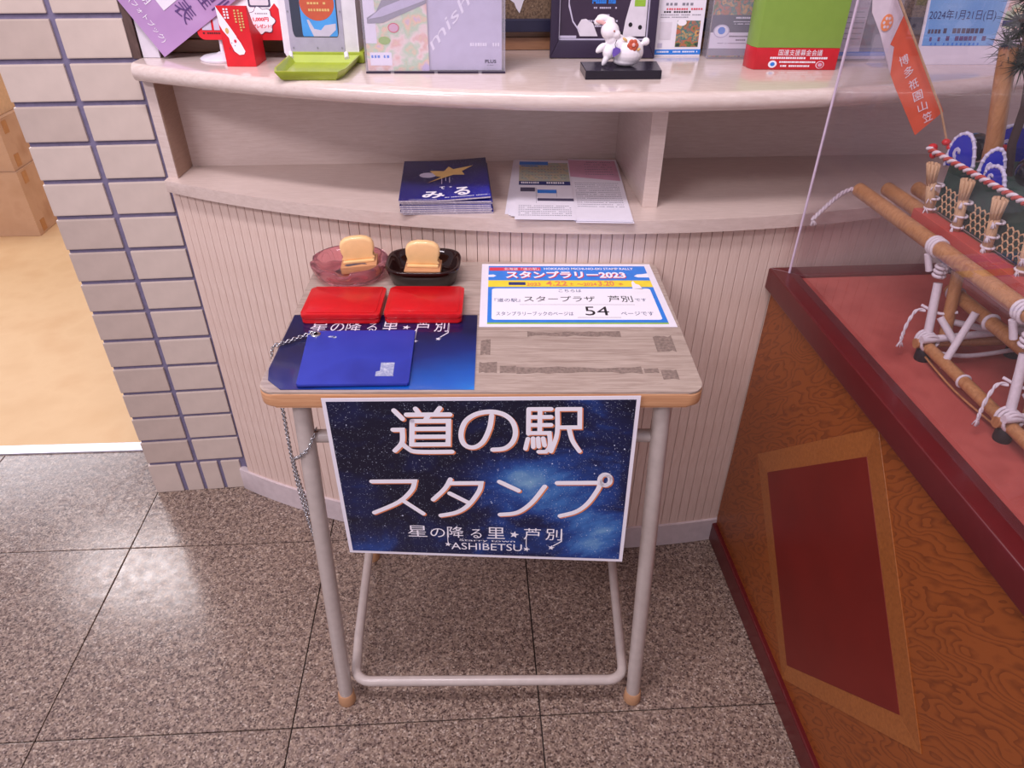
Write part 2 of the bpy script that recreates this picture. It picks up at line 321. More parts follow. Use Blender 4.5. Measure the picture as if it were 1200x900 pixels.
def ball(bm, c, rx, ry=None, rz=None, mi=0, seg=16, rot=None):
    b2 = bmesh.new(); bmesh.ops.create_uvsphere(b2, u_segments=seg, v_segments=max(6, seg//2), radius=1)
    ry = ry or rx; rz = rz or rx
    mt = Matrix.Translation(c) @ (rot.to_4x4() if rot else Matrix.Identity(4)) @ Matrix.Diagonal((rx, ry, rz, 1)); b2.transform(mt); join(bm, b2, mi); return bm

# flat print on a surface: u to the right 0..1, v downward 0..1
class Face:
    def __init__(s, O, X, Y, twist=None):
        s.O, s.X, s.Y = Vector(O), Vector(X), Vector(Y); s.N = s.Y.cross(s.X).normalized(); s.t = Vector(twist) if twist else V(0, 0, 0)
    def P(s, u_, v_, h=0): return s.O+s.X*u_+s.Y*v_+s.t*(u_*v_)+s.N*h
def decal(face, polys, name, mat, parent, h=.0004, th=.0002, label=None):
    if 1 < len(polys) <= 12:
        for pl in polys: o_ = decal(face, [pl], name, mat, parent, h, th, label)
        return o_
    bm = BM()
    for poly in polys:
        lo = [bm.verts.new(face.P(a, b, h-th)) for a, b in poly]; hi = [bm.verts.new(face.P(a, b, h)) for a, b in poly]
        n = len(poly); bm.faces.new(lo); bm.faces.new(hi[::-1])
        for i in range(n): bm.faces.new((lo[i], lo[(i+1) % n], hi[(i+1) % n], hi[i]))
    return obj(name, bm, mat, parent, label=label, kind='stuff' if len(polys) > 12 else None)
def rect(u0, u1, v0, v1): return [(u0, v0), (u1, v0), (u1, v1), (u0, v1)]
def ell(cx_, cy_, rx, ry, n=20): return [(cx_+rx*math.cos(2*PI*i/n), cy_+ry*math.sin(2*PI*i/n)) for i in range(n)]
def starpoly(cx_, cy_, rx, ry, rot=0, n=5, inner=.42): return [(cx_+rx*(1 if i % 2 == 0 else inner)*math.sin(rot+PI*i/n), cy_-ry*(1 if i % 2 == 0 else inner)*math.cos(rot+PI*i/n)) for i in range(2*n)]
def dashes(u0, u1, v, hgt, n, fill=.7, jit=True):
    out = []; w = (u1-u0)/n
    for i in range(n):
        if jit and random.random() < .08: continue
        out.append(rect(u0+i*w, u0+i*w+w*(fill*(.8+.35*random.random()) if jit else fill), v, v+hgt))
    return out
_tc = {}
def glyphs(body, bold=0.0):
    key = (body, bold)
    if key not in _tc:
        c = bpy.data.curves.new('text', 'FONT'); c.body = body; c.size = 1; c.offset = bold; c.resolution_u = 3
        o = bpy.data.objects.new('text', c); COL.objects.link(o); bpy.context.view_layer.update()
        me = bpy.data.meshes.new_from_object(o.evaluated_get(bpy.context.evaluated_depsgraph_get()))
        vs = [(v.co.x, v.co.y) for v in me.vertices]; fs = [tuple(p.vertices) for p in me.polygons]
        bpy.data.objects.remove(o); bpy.data.curves.remove(c); bpy.data.meshes.remove(me); _tc[key] = (vs, fs)
    return _tc[key]
def text(face, body, u0, u1, v0, v1, mat, parent, h=.0006, bold=0.0, name='lettering', label=None, rot=None, shear=0):
    items = body if isinstance(body, list) else [(body, u0, u1, v0, v1)]
    me_o = None
    for bd, a0, a1, b0, b1 in items:
        vs, fs = glyphs(bd, bold)
        if not vs: continue
        bm = BM()
        x0 = min(x for x, _ in vs); x1 = max(x for x, _ in vs); y0 = min(y for _, y in vs); y1 = max(y for _, y in vs)
        vv = []
        for x, y in vs:
            p, q = (x-x0)/(x1-x0), (y1-y)/(max(1e-6, y1-y0)); p += shear*(1-q)
            vv.append(bm.verts.new(face.P(a0+p*(a1-a0), b0+q*(b1-b0), h)))
        for f_ in fs:
            try: bm.faces.new([vv[i] for i in f_])
            except ValueError: pass
        me_o = obj(name, bm, mat, parent, label=label)
    return me_o

# ================================================================ SETTING
tf = .0551; ct, st = math.cos(tf), math.sin(tf); TS = .4639
def G(a, b, z=0): return V(.0645+a*ct-b*st, .7503+a*st+b*ct, z)
bm = BM(); box(bm, G(-.2, -.2, -.03), (6.5, 4.1, .04), tf); floor = obj('floor', bm, 'joint'); tag(floor, 'grey brown speckled polished granite floor laid in large square tiles', None, None, 'structure')
bm = BM(); box(bm, (0, 0, -.006), (TS-.0024, TS-.0024, .0119), 0, .0012); tile0 = obj('floor_tile', bm, 'granite', None, origin=(0, 0, 0)); fl_loc = wloc(floor)
tile0.parent = floor
first = True
for i in range(-7, 7):
    for j in range(-5, 5):
        c = G((i+.5)*TS, (j-.5)*TS+.0)
        if j >= 3 or (c.y > 1.62): continue
        t = tile0 if first else tile0.copy()
        if not first: COL.objects.link(t)
        first = False; t.parent = floor; t.location = c-fl_loc; t.rotation_euler = (0, 0, tf)
bm = BM(); prism(bm, [(-5, 1.345), (-.66, 1.545), (-.66, 6.2), (-5, 6.2)], -.01, .0015); o = obj('floor', bm, 'vinyl'); tag(o, 'ochre yellow vinyl floor of the back room behind the brick pillar', None, None, 'structure')
bm = BM(); prism(bm, [(-5, 1.313), (-.86, 1.520), (-.86, 1.556), (-5, 1.349)], -.004, .004, .0008); o = obj('trim_1', bm, 'metal'); tag(o, 'silver metal threshold strip between granite and yellow floor', None, None, 'structure')
# back wall behind the counter
def WY(x): return 1.477+.07*x
bm = BM(); prism(bm, [(-.86, WY(-.86)+.004), (2.6, WY(2.6)+.004), (2.6, WY(2.6)+.12), (-.86, WY(-.86)+.12)], 0, 2.7); wall_back = obj('wall_back', bm, 'brown'); tag(wall_back, 'brown wood panelled wall behind the curved counter', None, None, 'structure')
bm = BM(); prism(bm, [(-5, 6.2), (-.66, 6.2), (-.66, 6.3), (-5, 6.3)], 0, 2.7); o = obj('wall_north', bm, 'wall'); tag(o, 'off white far wall of the back room', None, None, 'structure')
bm = BM(); prism(bm, [(-.86, 1.62), (-.74, 1.62), (-.74, 6.2), (-.86, 6.2)], 0, 2.7); o = obj('wall_right', bm, 'wall'); tag(o, 'off white side wall of the back room running behind the pillar', None, None, 'structure')
# brick pillar
P0 = V(-.899, 1.348, 0); PD = V(.212, .023, 0).normalized(); PN = V(PD.y, -PD.x, 0)
def PP(s, t, z): return P0+PD*s-PN*t+V(0, 0, z)       # s along the face, t inward
bm = BM(); prism(bm, [(.006, .005), (.240, .005), (.240, .262), (.006, .262)], 0, 1.75, fn=lambda x, y, z: PP(x, y, z)); wl = obj('wall_left', bm, 'mortar')
tag(wl, 'pillar clad in beige glazed bricks with blue grey mortar left of the counter', None, None, 'structure')
rotp = math.atan2(PD.y, PD.x); wlo = wloc(wl)
def brick_mesh(w, h_, mat):
    b_ = BM(); box(b_, (0, 0, 0), (w, .03, h_), 0, .0022); me_o = obj('brick', b_, mat, None, origin=(0, 0, 0)); me_o.parent = wl; me_o.rotation_euler = (0, 0, rotp); return me_o
protos = {}
def place_brick(s0, s1, z0, z1, mat):
    key = (round(s1-s0, 3), round(z1-z0, 3), mat)
    if key not in protos: protos[key] = brick_mesh(s1-s0, z1-z0, mat); t = protos[key]
    else: t = protos[key].copy(); COL.objects.link(t)
    t.location = PP((s0+s1)/2, .015+random.uniform(-.0007, .0007), (z0+z1)/2)-wlo
for k in range(22):
    z0 = .101+.0716*k
    for c_, (s0, s1) in enumerate(((.004, .114), (.124, .2335))):
        place_brick(s0, s1, z0, z0+.0628, 'brick2' if (c_ == 0 and random.random() < .6) else 'brick')
for s0, s1 in ((.001, .068), (.079, .118), (.127, .168), (.177, .222)): place_brick(s0, s1, .001, .091, 'brick')
# dark brown strip standing for the pillar's side face above the counter
bm = BM(); prism(bm, [(.2345, .002), (.2480, .002), (.2480, .066), (.2345, .066)], 1.03, 1.7, fn=lambda x, y, z: PP(x, y, z)); o = obj('trim_2', bm, 'darkbrown'); tag(o, 'dark brown strip on the side of the brick pillar above the counter', None, None, 'structure')

# ================================================================ CURVED COUNTER
CC = V(.145, 2.93, 0)
def arc(R_, x0, x1, n=48): return [(x0+(x1-x0)*i/n, CC.y-math.sqrt(R_*R_-(x0+(x1-x0)*i/n-CC.x)**2)) for i in range(n+1)]
counter = thing('display_counter', (.15, 1.32, 0), 'pale ash laminate counter with curved front, open shelf and vertical slats', 'counter')
XL, XR = -.655, 1.15
def curved_slab(name, R_, z0, z1, mat, bev, xl=XL, xr=XR, back=0.0, smooth=True):
    pts = arc(R_, xl, xr)+[(xr, WY(xr)-back), (xl, WY(xl)-back)]
    b_ = BM(); prism(b_, pts, z0, z1, bev); return obj(name, b_, mat, counter, smooth=smooth)
# countertop with bullnose
def bull(name, R_, z0, z1, mat, rad, back=0):
    b2 = BM(); n = 60; prof = []
    for k in range(9):
        a = PI/2-PI*k/8; prof.append((R_-rad+rad*math.cos(a), (z0+z1)/2+(z1-z0)/2*math.sin(a)))
    rows = []
    for i in range(n+1):
        x = XL+(XR-XL)*i/n; row = [b2.verts.new((x, WY(x)-back, z1))]
        for R_k, z in prof:
            row.append(b2.verts.new((x, CC.y-math.sqrt(R_k*R_k-(x-CC.x)**2), z)))
        row.append(b2.verts.new((x, WY(x)-back, z0))); rows.append(row)
    for a, b in zip(rows, rows[1:]):
        for k in range(len(a)): b2.faces.new((a[k], a[(k+1) % len(a)], b[(k+1) % len(a)], b[k]))
    b2.faces.new(rows[0]); b2.faces.new(rows[-1][::-1]); return obj(name, b2, mat, counter, smooth=True)
bull('countertop', 1.788, 1.0, 1.03, 'edge', .013)
curved_slab('shelf', 1.779, .799, .822, 'ash_dark', .0015)
# niche back panel, side panel, divider
bm = BM(); prism(bm, [(XL+.018, WY(XL)-.008), (XR, WY(XR)-.008), (XR, WY(XR)-.0005), (XL+.018, WY(XL)-.0005)], .822, 1.0); obj('back_panel', bm, 'ash', counter)
bm = BM(); prism(bm, [(-.653, 1.357), (-.632, 1.350), (-.632, WY(-.63)-.001), (-.653, WY(-.65)-.001)], .822, 1.0); obj('side_panel', bm, 'ash', counter)
bm = BM(); prism(bm, [(-.6318, 1.353), (-.6305, 1.353), (-.6305, WY(-.63)-.009), (-.6318, WY(-.63)-.009)], .823, .9995); obj('side_lining', bm, 'brown_lam', counter, label='brown inner face of the left side panel')
bm = BM(); prism(bm, [(.236, 1.215), (.262, 1.215), (.247, WY(.24)-.009), (.221, WY(.22)-.009)], .822, 1.0, .001); obj('divider', bm, 'ash', counter)
bm = BM(); prism(bm, arc(1.753, XL, XR)+[(XR, WY(XR)-.002), (XL, WY(XL)-.002)], .02, .799); obj('slat_backing', bm, 'slat_gap', counter)
# slats
a0 = math.atan2(arc(1.76, XL, XR, 1)[0][1]-CC.y, XL-CC.x); a1 = math.atan2(arc(1.76, XL, XR, 1)[-1][1]-CC.y, XR-CC.x)
pitch_s = .0197/1.76; nsl = int((a1-a0)/pitch_s)
bm = BM(); box(bm, (0, 0, 0), (.0187, .010, .735), 0, .0009); sl0 = obj('slat', bm, 'slat', None, origin=(0, 0, 0)); cl = wloc(counter)
for i in range(nsl):
    s_ = sl0 if i == 0 else sl0.copy()
    if i: COL.objects.link(s_)
    a = a0+(i+.5)*pitch_s; s_.parent = counter
    s_.location = V(CC.x+1.757*math.cos(a), CC.y+1.757*math.sin(a), .4305)-cl; s_.rotation_euler = (0, 0, a+PI/2)
bm = BM(); prism(bm, arc(1.768, XL-.025, XR)+[(x, y) for x, y in arc(1.752, XL-.025, XR)][::-1], 0.0005, .066, .0015); obj('skirting_board', bm, 'skirt', counter, smooth=True)

# pinboard on the back wall
pb = thing('pinboard', (.2, WY(.2), 1.063), 'brown cork pinboard with navy bottom rail on the wall behind the counter', 'board')
bm = BM(); prism(bm, [(-.60, WY(-.60)-.010), (1.2, WY(1.2)-.010), (1.2, WY(1.2)+.003), (-.60, WY(-.60)+.003)], 1.085, 1.5); obj('cork_panel', bm, 'cork', pb)
bm = BM(); prism(bm, [(-.60, WY(-.60)-.016), (1.2, WY(1.2)-.016), (1.2, WY(1.2)+.003), (-.60, WY(-.60)+.003)], 1.063, 1.085, .002); obj('rail', bm, 'rail', pb)
bm = BM(); prism(bm, [(-.85, WY(-.85)-.003), (1.2, WY(1.2)-.003), (1.2, WY(1.2)+.003), (-.85, WY(-.85)+.003)], 1.0305, 1.052, .001); o = obj('trim_3', bm, 'brown'); tag(o, 'brown wooden upstand running along the back of the countertop', None, None, 'structure')
fc = Face((-.2, WY(-.2)-.0105, 1.4), (1, .07, 0), (0, 0, -1))
o = decal(fc, [[(.198, .268), (.204, .262), (.214, .268), (.222, .26), (.232, .266), (.234, .277), (.226, .286), (.222, .298), (.219, .306), (.213, .298), (.209, .289), (.2, .283)]], 'paper_cutout', 'paper', None, .001, .0006)
tag(o, 'small white ragged paper cutout pinned on the cork board above the clear holder', 'paper')

# ================================================================ DESK
td = .0076; cd_, sd_ = math.cos(td), math.sin(td); DZ = .7364
def DK(x, y, z=0): return V(-.0346+x*cd_-y*sd_, .773+x*sd_+y*cd_, z)   # x from the middle, y from the front edge
desk = thing('school_desk', DK(0, .2, 0), 'small school desk with grey oak top, tape residue and beige tube legs', 'desk')
def dpr(pts, z0, z1, name, mat, bev=0, parent=desk, smooth=False, label=None):
    b_ = BM(); prism(b_, pts, z0, z1, bev, fn=lambda x, y, z: DK(x, y, z)); return obj(name, b_, mat, parent, smooth=smooth, label=label)
tt = dpr(rrect(-.299, .299, .001, .399, .022, 8), DZ-.004, DZ, 'tabletop', 'desk', .001)
dpr(rrect(-.300, .300, .0, .400, .024, 8), DZ-.025, DZ-.0035, 'edge_band', 'ply', .004, tt, True, 'orange plywood edge band')
def ragged(u0, u1, v0, v1, n=14, amp=.25):
    w, h_ = u1-u0, v1-v0; P_ = []
    for i in range(n): P_.append((u0+w*i/n, v1-h_*amp*random.random()))
    P_.append((u1, v1))
    P_.append((u1, v0))
    for i in range(1, n): P_.append((u1-w*i/n, v0+h_*amp*random.random()))
    P_.append((u0, v0)); return P_
def res(u0, u1, v0, v1, n=12, amp=.3):
    if u1-u0 < .04: n, amp = 5, .12
    b_ = BM(); prism(b_, ragged(u0, u1, v0, v1, n, amp), DZ-.0003, DZ+.0003, fn=lambda x, y, z: DK(x, y, z)); obj('tape_residue', b_, 'residue', desk)
# marks (desk coordinates)
for a in ((.065, .205, .142, .158), (.252, .280, .100, .146), (.047, .222, .044, .062), (.024, .0465, .046, .064), (-.005, .020, .046, .074), (-.004, .010, .092, .135), (-.005, .006, .205, .255), (.248, .270, .030, .054), (.225, .245, .046, .058)): res(*a)
# legs
legpos = [((-.249, .022), (-.271, .010)), ((.249, .022), (.277, .010)), ((-.245, .345), (-.275, .365)), ((.245, .345), (.272, .365))]
for (t_, b_) in legpos:
    bm = BM(); tube(bm, [DK(b_[0], b_[1], .012), DK(t_[0], t_[1], DZ-.025)], .0128, 16); lg = obj('leg', bm, 'leg', desk, smooth=True)
    c = DK(b_[0], b_[1], 0); bm = BM(); lathe(bm, [(.0155, .0), (.0165, .004), (.0150, .026), (.0135, .028)], c, 20); obj('foot_cap', bm, 'cap', lg, smooth=True, label='tan rubber foot cap')
# U shaped foot rail and upper cross bars
pts = [DK(-.268, .350, .085), DK(-.256, .10, .072), DK(-.250, .035, .070)]+[DK(-.250+.03*(1-math.cos(t*PI/10)), .035-.03*math.sin(t*PI/10), .07) for t in range(1, 6)]
pts += [DK(.255-.03*(1-math.cos(t*PI/10)), .035-.03*math.sin(t*PI/10), .07) for t in range(5, 0, -1)]+[DK(.255, .035, .07), DK(.258, .10, .072), DK(.268, .35, .085)]
bm = BM(); tube(bm, pts, .0092, 12); obj('foot_rail', bm, 'leg', desk, smooth=True)
for y in (.024, .345):
    bm = BM(); tube(bm, [DK(-.236, y+.004, .640), DK(-.262, y+.004, .640)][::-1]+[DK(.262, y+.004, .640)], .0100, 12); obj('cross_bar', bm, 'leg', desk, smooth=True)
for x in (-.247, .247):
    bm = BM(); tube(bm, [DK(x, .02, .705), DK(x, .35, .705)], .009, 10); obj('side_bar', bm, 'leg', desk, smooth=True)

# dark blue starry sheet + clear film
T = DZ+.0004
bm = BM(); prism(bm, [(-.268, .006), (-.0100, .006), (-.0115, .206), (-.296, .206), (-.296, .055), (-.290, .028)], DZ+.0003, T+.0005, fn=lambda x, y, z: DK(x, y, z))
sheet = obj('desk_sheet', bm, 'mat'); tag(sheet, 'blue starry printed sheet lying flat on the left half of the desk', 'sheet')
fs = Face(DK(-.296, .206, T+.0006), DK(-.0115, .206, 0)-DK(-.296, .206, 0), DK(-.296, .006, 0)-DK(-.296, .206, 0))
def night_logo(face, parent, u0, u1, v0, v1, h=.0004, lowv=None, mat='twhite'):
    W_ = u1-u0; H_ = v1-v0
    xs = [(0, .125, '星'), (.145, .24, 'の'), (.255, .36, '降'), (.405, .475, 'る'), (.51, .625, '里'), (.745, .855, '芦'), (.885, .99, '別')]
    it = [(ch, u0+W_*a, u0+W_*b, v0+(0 if ch not in 'のる' else H_*.12), v0+H_*.60) for a, b, ch in xs]
    text(face, it, 0, 0, 0, 0, mat, parent, h)
    text(face, 'Starry town', u0+W_*.33, u0+W_*.69, v0+H_*.665, v0+H_*.81, mat, parent, h, .0)
    text(face, 'ASHIBETSU', u0+W_*.275, u0+W_*.735, v0+H_*.87, v0+H_*1.24, mat, parent, h, .0)
    dx = W_*.005; ar = face.X.length/face.Y.length
    def st_(cx_, cy_, s_): return starpoly(cx_, cy_, s_, s_*ar, .2)
    decal(face, [st_(u0+W_*.685, v0+H_*.36, W_*.030), st_(u0+W_*.255, v0+H_*.98, W_*.021), st_(u0+W_*.765, v0+H_*1.12, W_*.022), st_(u0+W_*.925, v0+H_*1.0, W_*.022),
        rect(u0+W_*.253, u0+W_*.253+dx, v0+H_*.3, v0+H_*.9), rect(u0+W_*.76, u0+W_*.76+dx, v0+H_*.5, v0+H_*1.0),
        [(u0+W_*.985, v0+H_*.2), (u0+W_*.992, v0+H_*.2), (u0+W_*.992, v0+H_*.66), (u0+W_*.937, v0+H_*.93), (u0+W_*.933, v0+H_*.90), (u0+W_*.985, v0+H_*.64)]], 'star_marks', mat, parent, h)
night_logo(fs, sheet, .116, .86, .10, .36)
bm = BM(); prism(bm, rrect(-.297, -.0085, .004, .212, .02, 5), T+.0014, T+.0019, fn=lambda x, y, z: DK(x, y, z)); film = obj('clear_film', bm, 'film'); tag(film, 'clear vinyl film covering the blue starry sheet on the desk', 'film')
Z2 = T+.0020

# information sheet
info = obj('information_sheet', prism(BM(), [(-.008, .170), (.295, .170), (.288, .388), (-.0085, .388)], DZ+.0003, DZ+.0010, fn=lambda x, y, z: DK(x, y, z)), 'paper')
tag(info, 'white and blue stamp rally information sheet on the right rear of the desk', 'sign')
fi = Face(DK(-.0085, .388, DZ+.0010), DK(.288, .388, 0)-DK(-.0085, .388, 0), DK(-.008, .170, 0)-DK(-.0085, .388, 0), DK(.295, .170, 0)-DK(.288, .388, 0)-(DK(-.008, .170, 0)-DK(-.0085, .388, 0)))
decal(fi, [rect(.04, .963, .041, .293), rect(.04, .963, .404, .944)], 'blue_print', 'tblue', info, .0003)
decal(fi, [rect(.04, .963, .293, .402)], 'yellow_print', 'tyellow', info, .0003)
decal(fi, [rect(.04, .963, .944, .963)], 'green_print', 'tgreen', info, .0003)
decal(fi, [rrect(.062, .94, .43, .905, .02, 3), [(.04, .20), (.07, .195), (.085, .215), (.07, .235), (.04, .235)], [(.88, .22), (.90, .19), (.93, .185), (.963, .17), (.963, .24), (.9, .24)], [(.845, .43), (.85, .33), (.862, .30), (.87, .35), (.89, .37), (.90, .44)]], 'white_print', 'twhite', info, .0005)
decal(fi, [rect(.045, .345, .068, .125)], 'red_print', 'tred', info, .0005)
decal(fi, [rect(.155, .25, .325, .372)], 'navy_print', 'tnavy', info, .0005)
text(fi, '北海道「道の駅」', .13, .335, .074, .118, 'twhite', info, .0007)
text(fi, 'HOKKAIDO MICHI-NO-EKI STAMP RALLY', .365, .89, .074, .112, 'twhite', info, .0007, .02)
text(fi, 'スタンプラリー2023', .143, .835, .148, .268, 'tred', info, .0006, .05)
text(fi, 'スタンプラリー2023', .139, .831, .136, .260, 'twhite', info, .0009, .04)
text(fi, [('2023', .255, .335, .335, .385), ('4.22', .365, .485, .305, .385), ('～2024', .54, .65, .335, .385), ('3.20', .66, .75, .305, .385)], 0, 0, 0, 0, 'torange', info, .0007, .02)
text(fi, [('土', .498, .52, .335, .378), ('水', .775, .80, .335, .378)], 0, 0, 0, 0, 'tred', info, .0007)
text(fi, [('こちらは', .43, .555, .447, .49), ('『道の駅』', .075, .215, .59, .645), ('です', .835, .895, .59, .635), ('スタンプラリーブックのページは', .085, .487, .79, .848), ('ページです', .735, .905, .79, .845)], 0, 0, 0, 0, 'tnavy', info, .0007)
text(fi, [('スタープラザ', .235, .62, .555, .642), ('芦別', .69, .822, .548, .645), ('54', .55, .675, .715, .845)], 0, 0, 0, 0, 'tblack', info, .0007, .0)
decal(fi, [rect(.21, .825, .683, .687), rect(.505, .73, .872, .877)], 'rule_line', 'tgrey', info, .0006)

# two red stamp pad tins
def tin(x0, x1, y0, y1, label):
    t_ = thing('stamp_pad', DK((x0+x1)/2, (y0+y1)/2, Z2), label, 'stamp pad')
    def pr_(r_, a, b, bev, name, par, ins):
        b_ = BM(); prism(b_, rrect(x0+ins, x1-ins, y0+ins, y1-ins, r_), a, b, bev, fn=lambda x, y, z: DK(x, y, z)); return obj(name, b_, 'red', par, smooth=True)
    pr_(.006, Z2, Z2+.0070, .0012, 'base', t_, .001); ld = pr_(.007, Z2+.0078, Z2+.0155, .002, 'lid', t_, 0); pr_(.005, Z2+.0152, Z2+.0166, .0007, 'raised_panel', ld, .006)
tin(-.279, -.159, .176, .268, 'left one of two closed red metal stamp pad tins, by the pink ashtray')
tin(-.153, -.034, .178, .270, 'right one of two closed red metal stamp pad tins, by the dark ashtray')

# blue vinyl cover
bm = BM(); prism(bm, [(-.2475, .012), (-.2445, .009), (-.100, .012), (-.0975, .015), (-.1020, .148), (-.105, .151), (-.258, .148), (-.2605, .145)], Z2, Z2+.0045, .001, fn=lambda x, y, z: DK(x, y, z))
cov = obj('vinyl_cover', bm, 'blue', smooth=True); tag(cov, 'royal blue vinyl cover with grommet and silver label lying on the blue sheet', 'cover')
fcv = Face(DK(-.2605, .148, Z2+.0045), DK(-.104, .150, 0)-DK(-.2605, .148, 0), DK(-.2475, .010, 0)-DK(-.2605, .148, 0), V(-.008, 0, 0))
decal(fcv, [[(.735, .64), (.86, .64), (.86, .86), (.865, .88), (.70, .88), (.70, .80), (.735, .79)]], 'foil_label', 'foil', cov, .0004)
decal(fcv, [ell(.23, .13, .035, .015, 10), ell(.26, .14, .02, .02, 8)], 'scuff', 'foil', cov, .0003)
bm = BM(); lathe(bm, [(.0032, 0), (.0032, .0012), (.0065, .0016), (.0075, .0006), (.0078, 0)], DK(-.248, .138, Z2+.0045), 20); obj('grommet', bm, 'silver', cov, smooth=True)

# chain
def chain(bm, pts, link=.0062, w=.0048, wire=.00105):
    ps = spline(pts, 14); L_ = 0; out = []; d = 0; prev = ps[0]
    nxt = 0
    for p in ps[1:]:
        seg = (p-prev).length
        while nxt <= d+seg:
            out.append((prev.lerp(p, (nxt-d)/seg if seg else 0), (p-prev).normalized())); nxt += link*.72
        d += seg; prev = p
    for i, (p, t_) in enumerate(out):
        up = V(0, 1, .35).normalized() if abs(t_.y) < .8 else V(1, 0, .3).normalized()
        s_ = t_.cross(up).normalized(); n_ = s_.cross(t_)
        ang = PI/4+(PI/2 if i % 2 else 0); s2 = s_*math.cos(ang)+n_*math.sin(ang)
        loop = [p+t_*(math.cos(2*PI*k/8)*link/2)+s2*(math.sin(2*PI*k/8)*w/2) for k in range(8)]
        nn = t_.cross(s2)
        rings = []
        for k in range(8):
            c = loop[k]; o_ = (c-p).normalized()
            rings.append([bm.verts.new(c+(o_*math.cos(2*PI*q/4)+nn*math.sin(2*PI*q/4))*wire) for q in range(4)])
        for k in range(8):
            a, b = rings[k], rings[(k+1) % 8]
            for q in range(4): bm.faces.new((a[q], a[(q+1) % 4], b[(q+1) % 4], b[q]))
bm = BM()
chain(bm, [DK(-.249, .139, Z2+.0072), DK(-.265, .134, Z2+.004), DK(-.285, .120, Z2+.003), DK(-.303, .108, Z2+.001), DK(-.3065, .104, .72), DK(-.300, .085, .700), DK(-.285, .045, .685), DK(-.286, .04, .56), DK(-.279, .034, .46), DK(-.268, .034, .355), DK(-.262, .036, .345), DK(-.264, .034, .37), DK(-.274, .033, .48), DK(-.280, .031, .56), DK(-.278, .026, .595), DK(-.262, .008, .618), DK(-.248, .008, .632), DK(-.240, .014, .648), DK(-.238, .030, .652)])
o = obj('chain', bm, 'silver', smooth='all'); tag(o, 'thin silver chain running from the blue cover over the desk edge down the left leg', 'chain')

# ashtrays
def ashtray_round():
    c = DK(-.232, .345, DZ); n = 96; b_ = BM()
    def rib(k_): return 1+.012*(k_ % 2)
    prof = [(.030, 0), (.049, .0005), (.056, .006), (.060, .014), (.063, .021), (.0655, .026), (.0655, .030), (.062, .032), (.058, .031), (.052, .024), (.047, .014), (.043, .008), (.0, .007)]
    rings = []
    for j, (r_, z) in enumerate(prof[:-1]):
        ring = []
        for k in range(n):
            a = 2*PI*k/n; rr_ = r_*(1+(.022 if (k % 2 and 1 <= j <= 4) else 0)); zz = z
            if j in (5, 6, 7, 8) and (k % 24) in (0, 1, 23, 2, 22): zz -= .006
            if j in (8, 9, 10): rr_ *= 1+.03*math.cos(8*a)
            ring.append(b_.verts.new(c+V(rr_*1.0*math.cos(a), rr_*.93*math.sin(a), zz)))
        rings.append(ring)
    for a, b in zip(rings, rings[1:]):
        for k in range(n): b_.faces.new((a[k], a[(k+1) % n], b[(k+1) % n], b[k]))
    b_.faces.new(rings[0][::-1]); b_.faces.new(rings[-1])
    o_ = obj('ashtray', b_, 'pink', smooth='all'); tag(o_, 'round pink pressed glass ashtray with ribbed foot holding a stamp', 'ashtray', 'glass ashtrays used as stamp trays'); return c
c1 = ashtray_round()
def ashtray_square():
    c = DK(-.105, .333, DZ); b_ = BM(); n = 64
    def sq(a, rx, ry, p=3.4):
        ca, sa = math.cos(a), math.sin(a); k = (abs(ca)**p+abs(sa)**p)**(-1/p); return rx*ca*k, ry*sa*k
    prof = [(.050, .034, 0), (.0535, .038, .002), (.060, .045, .022), (.0625, .050, .032), (.0615, .049, .0345), (.057, .045, .0335), (.052, .040, .024), (.046, .034, .011), (.042, .030, .009)]
    rings = [[b_.verts.new(c+V(*sq(2*PI*k/n, rx, ry), z)) for k in range(n)] for rx, ry, z in prof]
    for a, b in zip(rings, rings[1:]):
        for k in range(n): b_.faces.new((a[k], a[(k+1) % n], b[(k+1) % n], b[k]))
    b_.faces.new(rings[0][::-1]); b_.faces.new(rings[-1])
    o_ = obj('ashtray', b_, 'smoke', smooth='all'); tag(o_, 'squarish dark amber glass ashtray holding a clean stamp', 'ashtray', 'glass ashtrays used as stamp trays'); return c
c2 = ashtray_square()
